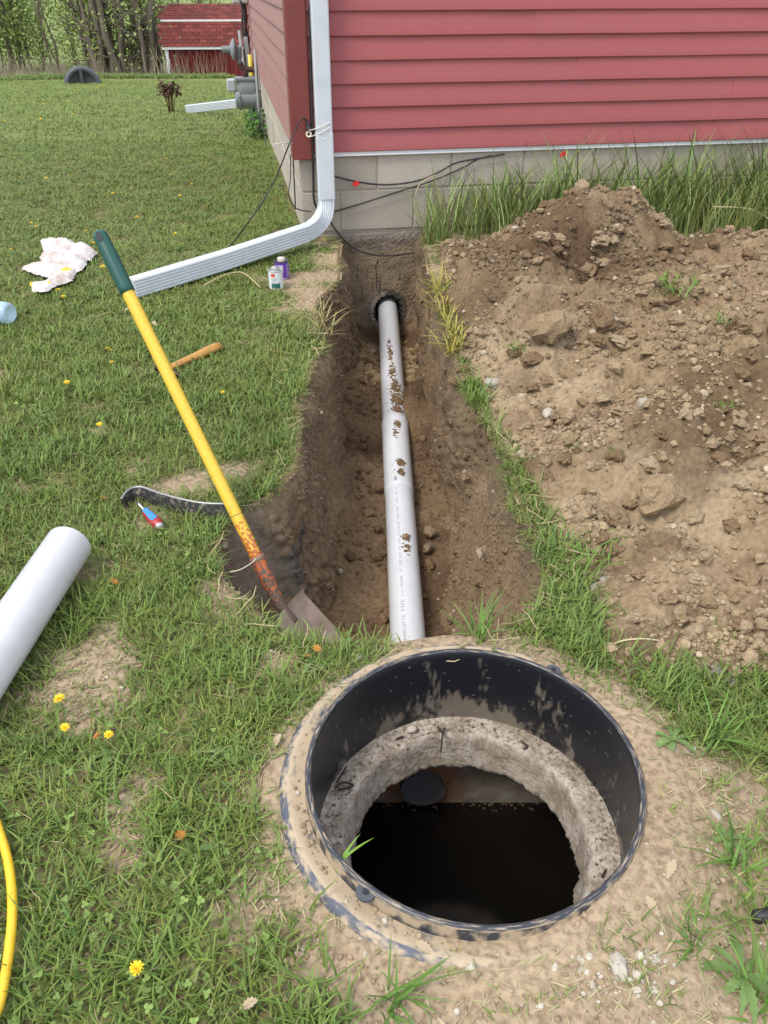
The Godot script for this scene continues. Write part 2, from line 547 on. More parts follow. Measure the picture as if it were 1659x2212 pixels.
func make_trench() -> void:
	# walls: lofted from the outline on the lawn to the outline on the floor
	var top := []
	var bot := []
	for q in TRENCH:
		top.push_back(Vector3(q[0], 0, q[1])); bot.push_back(Vector3(q[2], 0, q[3]))
	top = smooth_path(top, 16)
	bot = smooth_path(bot, 16)
	for p in top: trench_top.push_back(Vector2(p.x, p.z))
	trench_top.push_back(Vector2(0.3, -4.8)); trench_top.push_back(Vector2(-0.3, -4.8))
func build_trench() -> void:
	var top := []
	var bot := []
	for q in TRENCH:
		top.push_back(Vector3(q[0], 0, q[1])); bot.push_back(Vector3(q[2], 0, q[3]))
	top = smooth_path(top, 30)
	bot = smooth_path(bot, 30)
	var n := top.size()
	var rows := 52
	var mb := MB.new()
	for k in n:
		var t0: Vector3 = top[k]
		var b0: Vector3 = bot[k]
		var tang: Vector3 = (top[mini(k + 1, n - 1)] - top[maxi(k - 1, 0)]).normalized()
		var inward := Vector3(-tang.z, 0, tang.x)
		if k > 0 and not in_trench(t0.x + inward.x * 0.03, t0.z + inward.z * 0.03): inward = -inward
		var yt := gh(t0.x, t0.z)
		var yb := floor_h(b0.x, b0.z) - 0.03
		for r in rows + 3:
			var p: Vector3
			var col: Color
			if r < 2:
				p = t0 - inward * (0.035 if r == 0 else 0.008)
				p.y = gh(p.x, p.z) + (-0.012 if r == 0 else 0.004)
				col = Color(0.2, 0.155, 0.085)
			else:
				var t := float(r - 2) / rows
				p = t0.lerp(b0, pow(t, 1.25))
				p.y = lerpf(yt, yb, t)
				var amp := 0.034 * sin(minf(t * 6.0, 1.0) * PI * 0.5)
				var nn := n1.get_noise_3d(p.x * 170, p.y * 110, p.z * 170) * 1.3 + 0.55 * n2.get_noise_3d(p.x * 380, p.y * 260, p.z * 380) + 0.4 * n3.get_noise_3d(p.x * 300, p.y * 300, p.z * 300)
				# clods stand proud of the face in patches
				var rough := smoothstep(-0.1, 0.5, n1.get_noise_3d(p.x * 90 + 50, p.y * 90, p.z * 90))
				nn += rough * 1.3 * maxf(0.0, 0.2 - nc.get_noise_3d(p.x * 800, p.y * 800, p.z * 800)) + 0.8 * smoothstep(0.1, 0.4, n2.get_noise_3d(p.x * 150, p.y * 40, p.z * 150)) - 0.5 * smoothstep(0.2, 0.45, n1.get_noise_3d(p.x * 260 + 80, p.y * 200, p.z * 260))
				# the flank of the pocket has been cut smooth by the spade
				var cut := 1.0 - smoothstep(-0.40, -0.34, t0.x)
				p += inward * amp * nn * (1.0 - 0.85 * cut)
				p.y += 0.005 * n3.get_noise_3d(p.x * 300, p.y * 300, p.z * 300)
				var lay := -(p.y - yt) + 0.05 * n1.get_noise_2d(p.x * 200, p.z * 200)
				var humus := Color(0.19, 0.143, 0.09)
				var sand := Color(0.225, 0.16, 0.098).lerp(Color(0.3, 0.222, 0.138), smoothstep(-0.1, 0.5, n2.get_noise_3d(p.x * 120, p.y * 160, p.z * 120)))
				col = humus.lerp(sand, smoothstep(0.06, 0.2, lay))
				col = col.lerp(Color(0.15, 0.104, 0.064), 0.85 * rough)
				# dark clayey soil at the foot of the pocket
				var seam := Vector3((p.x + 0.26) / 0.12, (p.y + 0.25) / 0.11, (p.z + 1.97) / 0.13).length() + 0.9 * n2.get_noise_3d(p.x * 500, p.y * 500, p.z * 500) + 0.5 * n3.get_noise_3d(p.x * 900, p.y * 900, p.z * 900)
				if seam < 0.85: col = Color(0.11, 0.095, 0.082)
				if cut > 0.0: col = col.lerp(Color(0.25, 0.205, 0.155), 0.8 * cut)
			mb.vert(p, col)
	var w := rows + 3
	for k in range(n - 1):
		for r in range(w - 1):
			var a := k * w + r
			mb.quad(a, a + w, a + w + 1, a + 1)
	var root := Node3D.new()
	root.name = "trench"
	add_child(root)
	structure(root, "narrow trench dug from the tank to the house wall with crumbly brown sides", "trench")
	part("trench_wall", mb.mesh(), M.wall_soil, root)
	# crumbs and lumps that stick out of the cut faces, and torn roots under the turf
	var wx := [[], []]
	var wc := [[], []]
	var lump := [rock_mesh(350, 0.32, 0.8, 0, false), rock_mesh(351, 0.32, 0.7, 1, false)]
	for k in 16000:
		var c := rng.randi() % n
		var r := 2 + rng.randi() % (rows - 2)
		var id := c * w + r
		var p: Vector3 = mb.v[id]
		if n2.get_noise_3d(p.x * 170, p.y * 170, p.z * 170) < rng.randf_range(-0.35, 0.35): continue
		if top[c].x < -0.4 and rng.randf() < 0.9: continue
		p += (mb.v[mini(id + 1, mb.v.size() - 1)] - p) * rng.randf() + (mb.v[(c + 1 if c < n - 1 else c) * w + r] - p) * rng.randf()
		var s := 0.003 + 0.011 * pow(rng.randf(), 3.0)
		if rng.randf() < 0.025: s = rng.randf_range(0.014, 0.032)
		var g := rng.randi() % 2
		wx[g].push_back(rx(p, rng.randf() * TAU, Vector3(s, s, s) * 1.3, rng.randf() * 1.2, rng.randf() * TAU))
		wc[g].push_back(mb.c[id] * rng.randf_range(0.75, 1.25) if rng.randf() < 0.97 else Color(0.4, 0.33, 0.24))
	for g in 2: stuff("wall_crumbs", lump[g], M.clod, wx[g], wc[g], "", "", root)
	var hair := MB.new()
	tube(hair, smooth_path([Vector3.ZERO, Vector3(0.006, -0.012, 0.002), Vector3(0.004, -0.028, 0.006), Vector3(0.012, -0.04, 0.002)], 3), 0.0007, 4, false)
	var hx := []
	var hc := []
	for k in 420:
		var c := rng.randi() % n
		var r := 2 + int(14.0 * pow(rng.randf(), 2.0))
		if top[c].z > -2.3 and top[c].x > 0.0 and rng.randf() < 0.5: continue
		hx.push_back(rx(mb.v[c * w + r], rng.randf() * TAU, Vector3.ONE * rng.randf_range(0.5, 1.7), rng.randf_range(-0.7, 0.7), rng.randf() * TAU))
		hc.push_back(Color(0.42, 0.33, 0.2).lerp(Color(0.2, 0.14, 0.08), rng.randf()))
	stuff("torn_roots", hair.mesh(), M.dry, hx, hc, "", "", root)
	mb = MB.new()
	var st := 0.011
	var nx := int(0.95 / st)
	var nz := int(3.35 / st)
	for j in nz + 1:
		for k in nx + 1:
			var x := -0.52 + k * st
			var z := -1.36 - j * st
			var wet := smoothstep(-0.25, 0.35, n1.get_noise_2d(x * 130, z * 130))
			var col := Color(0.195, 0.132, 0.076).lerp(Color(0.11, 0.072, 0.043), wet)
			var zz := -z + 0.16 * n2.get_noise_2d(x * 500, z * 500) + 0.1 * n3.get_noise_2d(x * 900, z * 900)
			var shelf := smoothstep(3.74, 3.78, zz) * (1.0 - smoothstep(4.18, 4.22, zz))
			col = col.lerp(Color(0.31, 0.225, 0.125), 0.85 * shelf)
			mb.vert(Vector3(x, floor_h(x, z), z), col)
	for j in nz:
		for k in nx:
			var a := j * (nx + 1) + k
			var mx := -0.52 + k * st
			var mz := -1.36 - j * st
			if not (in_trench(mx, mz) or in_trench(mx + 0.03, mz) or in_trench(mx - 0.03, mz) or in_trench(mx, mz - 0.03)): continue
			mb.quad(a, a + 1, a + nx + 2, a + nx + 1)
	part("trench_floor", mb.mesh(), M.wall_soil, root)
	var rk := []
	for k in 4: rk.push_back(rock_mesh(300 + k, 0.3, 0.75, 0, false))
	# crumbs lying on the floor
	var xf := [[], [], [], []]
	var cs := [[], [], [], []]
	for k in 3600:
		var x := rng.randf_range(-0.3, 0.34)
		var z := rng.randf_range(-4.5, -1.5)
		if not in_trench(x, z): continue
		if absf(x - pipe_at(z).x) < 0.05 and rng.randf() < 0.9: continue
		if n2.get_noise_2d(x * 260, z * 260) < rng.randf_range(-0.4, 0.25): continue
		var s := 0.004 + 0.014 * pow(rng.randf(), 3.0)
		if rng.randf() < 0.04: s = rng.randf_range(0.018, 0.042)
		var g := rng.randi() % 4
		xf[g].push_back(rx(Vector3(x, floor_h(x, z) + s * 0.15, z), rng.randf() * TAU, Vector3(s, s, s) * 1.3, rng.randf() * 0.8, rng.randf() * TAU))
		var b := rng.randf_range(0.7, 1.25)
		cs[g].push_back(Color(0.175, 0.11, 0.06) * b if rng.randf() < 0.97 else Color(0.36, 0.28, 0.19) * b)
	for g in 4: stuff("floor_crumbs", rk[g], M.clod, xf[g], cs[g], "", "", root)

func build_heap() -> void:
	var root := thing("soil_heap", "heap of dug-out crumbly brown soil piled beside the trench", "dirt pile")
	var mb := MB.new()
	var st := 0.0125
	var x0 := 0.18
	var z0 := -5.0
	var nx := int((3.0 - x0) / st)
	var nz := int(3.9 / st)
	var hs := PackedFloat32Array()
	for j in nz + 1:
		for k in nx + 1:
			var x := x0 + k * st
			var z := z0 + j * st
			var h := heap(x, z)
			hs.push_back(h)
			var moist := smoothstep(-0.12, 0.25, n1.get_noise_2d(x * 95 + 20, z * 95) + 0.4 * n2.get_noise_2d(x * 300, z * 300))
			# freshly thrown moist soil lies at the far left and under the top
			moist = maxf(moist * 0.75, 1.15 * exp(-(pow((x - 0.8) / 0.42, 2.0) + pow((z + 3.55) / 0.5, 2.0))))
			var dry := smoothstep(0.0, 0.5, n2.get_noise_2d(x * 130, z * 130))
			var col := Color(0.295, 0.215, 0.13).lerp(Color(0.118, 0.077, 0.044), clampf(moist, 0, 1)).lerp(Color(0.41, 0.32, 0.208), 0.7 * dry * (1.0 - clampf(moist, 0, 1)))
			mb.vert(Vector3(x, gh(x, z) + h, z), col)
	for j in nz:
		for k in nx:
			var a := j * (nx + 1) + k
			if maxf(maxf(hs[a], hs[a + 1]), maxf(hs[a + nx + 1], hs[a + nx + 2])) < -0.006: continue
			if in_trench(x0 + (k + 0.5) * st, z0 + (j + 0.5) * st): continue
			mb.quad(a, a + nx + 1, a + nx + 2, a + 1)
	part("soil", mb.mesh(), M.soil, root)
	# clods, each a piece of its own
	var lumps := []
	for k in 7: lumps.push_back(rock_mesh(400 + k, 0.36, 0.7, 2, false))
	var cm := []
	for q in [[0.305, 0.224, 0.136], [0.26, 0.184, 0.108], [0.2, 0.136, 0.078], [0.35, 0.268, 0.17]]:
		var m: StandardMaterial3D = M.clod.duplicate()
		m.vertex_color_use_as_albedo = false; m.albedo_color = lin(q[0], q[1], q[2])
		cm.push_back(m)
	var spots := [[1190, 720, .17], [1150, 780, .09], [1335, 495, .07], [1270, 590, .09], [1000, 800, .06], [980, 830, .05], [1180, 830, .07], [1300, 700, .12], [1340, 745, .10], [1385, 635, .05], [1360, 730, .06], [1325, 800, .07], [1150, 840, .06], [1190, 900, .06], [1260, 880, .05], [1300, 870, .06], [1340, 900, .07], [1420, 1080, .13], [1330, 1130, .08], [1300, 1170, .06], [1360, 1100, .05], [1260, 1110, .05], [1330, 1195, .06], [1380, 1240, .055], [1410, 1250, .045], [1440, 1300, .05], [1500, 1260, .05], [1530, 1310, .045], [1470, 1340, .05], [1580, 1290, .045], [1600, 1360, .05], [1540, 1370, .04], [1640, 1330, .05], [1430, 950, .06], [1480, 900, .05], [1500, 640, .07], [1560, 590, .08], [1600, 700, .07], [1620, 780, .06], [1540, 760, .05], [1460, 700, .06], [1400, 760, .07], [1240, 700, .06], [1080, 700, .05], [1040, 730, .05], [1060, 650, .05], [1120, 610, .05], [1160, 570, .06], [1220, 530, .06], [1290, 520, .06], [1430, 560, .06], [1480, 530, .05], [1540, 540, .06], [1620, 560, .07], [1550, 1000, .05], [1600, 1050, .06], [1640, 960, .05], [1580, 1150, .05], [1500, 1130, .06], [1230, 960, .05], [1180, 1000, .04], [1280, 1010, .05], [1330, 990, .06]]
	for q in spots:
		var p := on_heap(q[0], q[1])
		var s: float = q[2] * rng.randf_range(0.85, 1.1)
		p.y = gh(p.x, p.z) + maxf(heap(p.x, p.z), 0.0) + s * 0.08
		part("clod", lumps[rng.randi() % 7], cm[rng.randi() % 4], root, rx(p, rng.randf() * TAU, Vector3(s, s * rng.randf_range(0.55, 0.9), s * rng.randf_range(0.6, 1.0)), rng.randf() * 0.6, rng.randf() * TAU))
	for k in 290:
		var x := rng.randf_range(0.45, 1.9)
		var z := rng.randf_range(-4.2, -1.4)
		var h := heap(x, z)
		if h < 0.0: continue
		var s := 0.02 + 0.06 * pow(rng.randf(), 2.5)
		part("clod", lumps[rng.randi() % 7], cm[rng.randi() % 4], root, rx(Vector3(x, gh(x, z) + h + s * 0.15, z), rng.randf() * TAU, Vector3(s, s * rng.randf_range(0.6, 1.0), s * rng.randf_range(0.6, 1.0)), rng.randf() * 0.8, rng.randf() * TAU))
	var rk := []
	for k in 4: rk.push_back(rock_mesh(320 + k, 0.3, 0.8, 0, false))
	var xf := [[], [], [], []]
	var cs := [[], [], [], []]
	for k in 115000:
		var x := rng.randf_range(0.3, 2.2)
		var z := rng.randf_range(-4.4, -1.28)
		var h := heap(x, z)
		if h < -0.004: continue
		if rng.randf() > 0.08 + smoothstep(-0.15, 0.35, n2.get_noise_2d(x * 140 + 70, z * 140) + 0.5 * n3.get_noise_2d(x * 300, z * 300)): continue
		var s := 0.0025 + 0.011 * pow(rng.randf(), 2.6)
		if rng.randf() < 0.06: s = rng.randf_range(0.012, 0.03)
		var g := rng.randi() % 4
		xf[g].push_back(rx(Vector3(x, gh(x, z) + h + s * 0.2, z), rng.randf() * TAU, Vector3(s, s, s) * 1.3, rng.randf() * 0.8, rng.randf() * TAU))
		var b := rng.randf_range(0.75, 1.2)
		var moist := exp(-(pow((x - 0.8) / 0.42, 2.0) + pow((z + 3.55) / 0.5, 2.0)))
		var col := Color(0.345, 0.26, 0.162).lerp(Color(0.125, 0.082, 0.048), minf(1.0, moist * 1.15))
		cs[g].push_back(col * b if rng.randf() < 0.95 else Color(0.5, 0.42, 0.3) * b)
	for g in 4: stuff("soil_crumbs", rk[g], M.clod, xf[g], cs[g], "", "", root)

# ---------------------------------------------------------------- tank and pipes
func build_tank() -> void:
	var c := Vector3(RC.x, 0, RC.y)
	var r := thing("tank_riser", "round black plastic riser ring open over the septic tank, rim dusted with soil", "riser", c)
	var mb := MB.new()
	var wob := fast(71, 0.006, 2)
	# inner face upwards is seen from inside: profile runs from the top down on the inside
	lathe(mb, [Vector2(0.320, -0.05), Vector2(0.320, 0.046), Vector2(0.317, 0.051), Vector2(0.311, 0.052), Vector2(0.308, 0.049), Vector2(0.307, 0.03), Vector2(0.307, -0.05), Vector2(0.306, -0.12), Vector2(0.305, -0.165)], 96, Color.WHITE, wob, 0.002)
	var ring := mat(1, 1, 1, 0.36)
	# splashed grey dirt over the lower inside
	var img := Image.create(1024, 256, true, Image.FORMAT_RGB8)
	var d1 := fast(72, 0.02, 5)
	var d2 := fast(73, 0.12, 3)
	for y in 256:
		for x in 1024:
			var t := y / 255.0     # 0 outside foot, 1 inside foot
			var col := Color(0.012, 0.013, 0.017)
			var ang := x / 1024.0 * TAU
			var back := maxf(0.0, cos(ang - 4.85))       # the far side
			var k := smoothstep(0.72, 1.02, t) * 0.4 + 0.75 * pow(back, 6.0) * smoothstep(0.66, 0.95, t)
			k += 0.9 * d1.get_noise_2d(x, y * 0.6) - 0.12 + 0.35 * d2.get_noise_2d(x, y * 0.4)
			if t > 0.55: col = col.lerp(Color(0.19, 0.16, 0.125), clampf((k - 0.3) * 2.4, 0.0, 0.8))
			var scr := d2.get_noise_2d(x * 0.35, y * 3.0)
			if scr > 0.62 and t > 0.5: col = col.lerp(Color(0.3, 0.28, 0.25), 0.6)
			if t < 0.5: col = Color(0.03, 0.035, 0.045).lerp(Color(0.34, 0.265, 0.18), clampf((0.55 if t < 0.2 else -0.15) + 2.2 * d1.get_noise_2d(x * 2.0, y * 2.0), 0.0, 1.0))
			img.set_pixel(x, y, col.linear_to_srgb())
	img.generate_mipmaps()
	ring.albedo_texture = ImageTexture.create_from_image(img)
	part("riser_wall", mb.mesh(), ring, r)
	# rounded outer shoulder, worn bluish and caked
	mb = MB.new()
	lathe(mb, [Vector2(0.378, -0.06), Vector2(0.377, -0.01), Vector2(0.371, 0.012), Vector2(0.361, 0.022), Vector2(0.350, 0.024), Vector2(0.340, 0.018), Vector2(0.321, 0.016)], 96)
	var sh := mat(0.055, 0.062, 0.08, 0.6)
	sh.albedo_texture = null
	var si := Image.create(1024, 64, true, Image.FORMAT_RGB8)
	for y in 64:
		for x in 1024:
			var k := 0.5 + 1.6 * d1.get_noise_2d(x * 1.2, y * 1.5 + 400) + 0.7 * d2.get_noise_2d(x, y + 90) + (0.75 if y > 36 else 0.0)
			si.set_pixel(x, y, Color(0.075, 0.085, 0.11).lerp(Color(0.42, 0.33, 0.22), clampf(k, 0.0, 1.0)).linear_to_srgb())
	si.generate_mipmaps()
	sh.albedo_color = Color.WHITE
	sh.albedo_texture = ImageTexture.create_from_image(si)
	part("outer_shoulder", mb.mesh(), sh, r)
	for q in [[1192, 1449], [800, 1912]]:
		var p := on_y(q[0], q[1], 0.05) - c
		p.y = 0
		var dir := p.normalized()
		mb = MB.new()
		var lug := []
		for k in 15:
			var t := PI * k / 14.0
			lug.push_back(Vector2(cos(t) * 0.017, 0.006 + sin(t) * 0.016))
		lug.push_back(Vector2(-0.02, -0.008)); lug.push_back(Vector2(0.02, -0.008))
		var side := dir.cross(Vector3.UP)
		var base := dir * 0.316
		sweep(mb, [base + Vector3(0, 0.041, 0), base + Vector3(0, 0.047, 0)], [side, side], [dir, dir], lug)
		var lg := part("screw_lug", mb.mesh(false), mat(0.06, 0.065, 0.075, 0.5), r)
		mb = MB.new()
		lathe(mb, [Vector2(0.0055, 0), Vector2(0.0055, 0.002), Vector2(0.0, 0.002)], 12)
		part("screw_hole", mb.mesh(false), M.black, lg, Transform3D(Basis(), base + dir * 0.006 + Vector3(0, 0.0475, 0)))

	# concrete lid with its ragged opening, walls and water of the tank
	var t := thing("septic_tank", "old concrete septic tank under the riser, its round lid opening ragged", "septic tank", c)
	mb = MB.new()
	var e1 := fast(74, 0.05, 4)
	var e2 := fast(75, 0.02, 3)
	var prof := [Vector2(0.36, -0.158), Vector2(0.30, -0.157), Vector2(0.285, -0.156), Vector2(0.27, -0.156), Vector2(0.2565, -0.157), Vector2(0.2500, -0.1595), Vector2(0.2465, -0.168), Vector2(0.2435, -0.19), Vector2(0.2415, -0.205), Vector2(0.239, -0.22), Vector2(0.237, -0.234), Vector2(0.2345, -0.246), Vector2(0.242, -0.262), Vector2(0.36, -0.264)]
	var seg := 260
	var fine := []
	for k in range(prof.size() - 1):
		var per: int = [1, 5, 4, 4, 2, 2, 2, 2, 2, 2, 2, 2, 1][k]
		for j in per: fine.push_back((prof[k] as Vector2).lerp(prof[k + 1], float(j) / per))
	fine.push_back(prof[-1])
	prof = fine
	for k in prof.size():
		for j in seg + 1:
			var a := TAU * (j % seg) / seg
			var rr: float = prof[k].x
			var yy: float = prof[k].y
			var q := Vector3(cos(a) * rr, yy, sin(a) * rr) * 1000.0
			if k > 0 and k < prof.size() - 1:
				var wide := e2.get_noise_2d(cos(a) * 110, sin(a) * 110)
				var chip := maxf(0.0, e1.get_noise_3dv(q * 0.9) - 0.15)
				var grit := e1.get_noise_3dv(q * 4.0)
				if yy > -0.1595: yy += 0.0035 * e1.get_noise_2d(q.x * 0.9, q.z * 0.9) + 0.0009 * grit + 0.003 * maxf(0.0, e2.get_noise_2d(q.x * 1.6, q.z * 1.6))
				if rr < 0.2569: rr += 0.009 * wide + 0.001 * grit + 0.014 * chip * (1.0 if yy > -0.18 or yy < -0.235 else 0.35)
				if yy < -0.232: rr += 0.006 * e1.get_noise_2d(cos(a) * 900, sin(a) * 900)
			var m := 0.45 + 1.5 * e2.get_noise_3dv(q * 0.8) + 0.9 * e1.get_noise_3dv(q * 1.5)
			var col := Color(0.46, 0.40, 0.33).lerp(Color(0.29, 0.235, 0.18), clampf(m, 0, 1))
			if e1.get_noise_3dv(q * 2.6 + Vector3(77, 0, 0)) > 0.5: col = Color(0.27, 0.22, 0.175)
			mb.vert(Vector3(cos(a) * rr, yy, sin(a) * rr), col)
	for k in range(prof.size() - 1):
		for j in seg:
			var a := k * (seg + 1) + j
			mb.quad(a, a + seg + 1, a + seg + 2, a + 1)
	part("lid", mb.mesh(), M.lidc, t)
	# lid slab round the opening, in four strips so that the opening stays open
	var cw := mat(0.4, 0.345, 0.28, 0.95)
	cw.albedo_texture = M.block.albedo_texture; triplanar(cw, 2.0)
	var in_x0 := -0.85
	var in_x1 := 0.85
	var in_z0 := -0.36
	var in_z1 := 0.95
	var slabs := [[Vector3(in_x0, -0.262, in_z0 - 0.01), Vector3(-0.26, -0.17, in_z1)], [Vector3(0.26, -0.262, in_z0 - 0.01), Vector3(in_x1, -0.17, in_z1)], [Vector3(-0.259, -0.261, 0.26), Vector3(0.259, -0.171, in_z1)], [Vector3(-0.259, -0.261, in_z0 - 0.01), Vector3(0.259, -0.171, -0.26)]]
	for s in slabs: part("lid_slab", box_mesh(s[0], s[1]), cw, t)
	for s in [[Vector3(in_x0 - 0.08, -1.7, in_z0), Vector3(in_x0, -0.26, in_z1)], [Vector3(in_x1, -1.7, in_z0), Vector3(in_x1 + 0.08, -0.26, in_z1)], [Vector3(in_x0 - 0.08, -1.7, in_z1), Vector3(in_x1 + 0.08, -0.26, in_z1 + 0.08)], [Vector3(in_x0 - 0.08, -1.78, in_z0 - 0.06), Vector3(in_x1 + 0.08, -1.7, in_z1 + 0.08)]]:
		part("tank_wall", box_mesh(s[0], s[1]), cw, t)
	# the wall with the inlet, stained with rust and scum
	mb = MB.new()
	var ip := Vector3(0.1 - RC.x, -0.482, 0)
	var cols := 90
	var rws := 60
	for j in rws + 1:
		for k in cols + 1:
			var x := lerpf(in_x0, in_x1, float(k) / cols)
			var y := lerpf(-1.7, -0.26, float(j) / rws)
			var col := Color(0.44, 0.38, 0.31).lerp(Color(0.29, 0.235, 0.18), clampf(0.5 + e2.get_noise_2d(x * 900, y * 900), 0, 1))
			var dd := Vector2(x - ip.x, y - ip.y).length()
			col = col.lerp(Color(0.5, 0.17, 0.04), 0.9 * exp(-pow((dd - 0.07) / 0.045, 2.0)) * clampf(0.7 + e1.get_noise_2d(x * 800, y * 800), 0, 1))
			var under := -0.535 + 0.03 * e2.get_noise_2d(x * 900, 5.0)
			if absf(y - under) < 0.012: col = col.lerp(Color(0.45, 0.42, 0.38), clampf(0.4 + 2.0 * e1.get_noise_2d(x * 700, y * 400), 0, 1))
			mb.vert(Vector3(x, y, in_z0 + 0.008 * e1.get_noise_2d(x * 400, y * 400)), col)
	for j in rws:
		for k in cols:
			var a := j * (cols + 1) + k
			mb.quad(a, a + 1, a + cols + 2, a + cols + 1)
	part("inlet_wall", mb.mesh(), M.concrete, t)
	part("tank_wall", box_mesh(Vector3(in_x0 - 0.08, -1.7, in_z0 - 0.06), Vector3(in_x1 + 0.08, -0.26, in_z0 - 0.012)), cw, t)
	mb = MB.new()
	lathe(mb, [Vector2(0.057, -0.05), Vector2(0.057, 0.035), Vector2(0.0505, 0.035), Vector2(0.0505, 0.026), Vector2(0.0, 0.026)], 40)
	part("inlet_pipe", mb.mesh(false), mat(0.13, 0.13, 0.135, 0.7), t, Transform3D(Basis(Vector3.RIGHT, deg_to_rad(86)), ip + Vector3(0, 0.004, in_z0 - 0.012)))
	var wt := mat(0.006, 0.005, 0.004, 0.12)
	part("waste_water", box_mesh(Vector3(in_x0, -1.69, in_z0 + 0.01), Vector3(in_x1, -0.542, in_z1)), wt, t)
	var cr_x := []
	var cr_c := []
	for k in 2600:
		var a := rng.randf() * TAU
		var rr := rng.randf_range(0.257, 0.303)
		if e2.get_noise_2d(cos(a) * rr * 2500, sin(a) * rr * 2500) < rng.randf_range(-0.2, 0.4): continue
		var sz := 0.0012 + 0.005 * pow(rng.randf(), 4.0)
		cr_x.push_back(rx(Vector3(cos(a) * rr, -0.1545, sin(a) * rr), rng.randf() * TAU, Vector3(sz, sz, sz) * 1.3, rng.randf(), rng.randf() * TAU))
		cr_c.push_back(Color(0.36, 0.3, 0.23).lerp(Color(0.14, 0.105, 0.075), rng.randf()))
	stuff("ledge_crumbs", rock_mesh(332, 0.3, 0.8, 0, false), M.clod, cr_x, cr_c, "", "", t)
	var scum_x := []
	var scum_c := []
	for k in 110:
		var q := Vector3(rng.randf_range(-0.3, 0.45), -0.5415, in_z0 + 0.012 + 0.025 * pow(rng.randf(), 2.0))
		var sz := rng.randf_range(0.002, 0.009)
		scum_x.push_back(rx(q, rng.randf() * TAU, Vector3(sz, 0.003, sz)))
		scum_c.push_back(Color(0.17, 0.13, 0.1).lerp(Color(0.08, 0.05, 0.03), rng.randf()))
	stuff("floating_scum", rock_mesh(331, 0.3, 0.8, 0, false), M.clod, scum_x, scum_c, "", "", t)
	# roots and a pebble on the lid
	var tw := mat(0.03, 0.022, 0.018, 0.9)
	for q in [[[960, 1572], [956, 1592], [952, 1625]], [[946, 1570], [956, 1585]], [[725, 1700], [740, 1690], [763, 1697], [730, 1706]], [[728, 1690], [748, 1655]], [[1125, 1600], [1138, 1612], [1130, 1618]], [[1300, 1895], [1308, 1880]], [[870, 1590], [855, 1597]]]:
		var pp := []
		for w in q: pp.push_back(on_y(w[0], w[1], -0.148))
		var o := part("root_twig", tube_mesh(smooth_path(pp, 4), 0.0022, 5), tw)
		tag(o, "short black root lying on the concrete lid inside the riser", "twig", "black roots on the tank lid")
	var peb := part("pebble", rock_mesh(81, 0.12, 0.7, 1), mat(0.42, 0.37, 0.3, 0.9), self, rx(on_y(889, 1575, -0.145), 0.4, Vector3(0.028, 0.024, 0.02)))
	tag(peb, "smooth grey pebble on the concrete ledge inside the riser", "pebble")

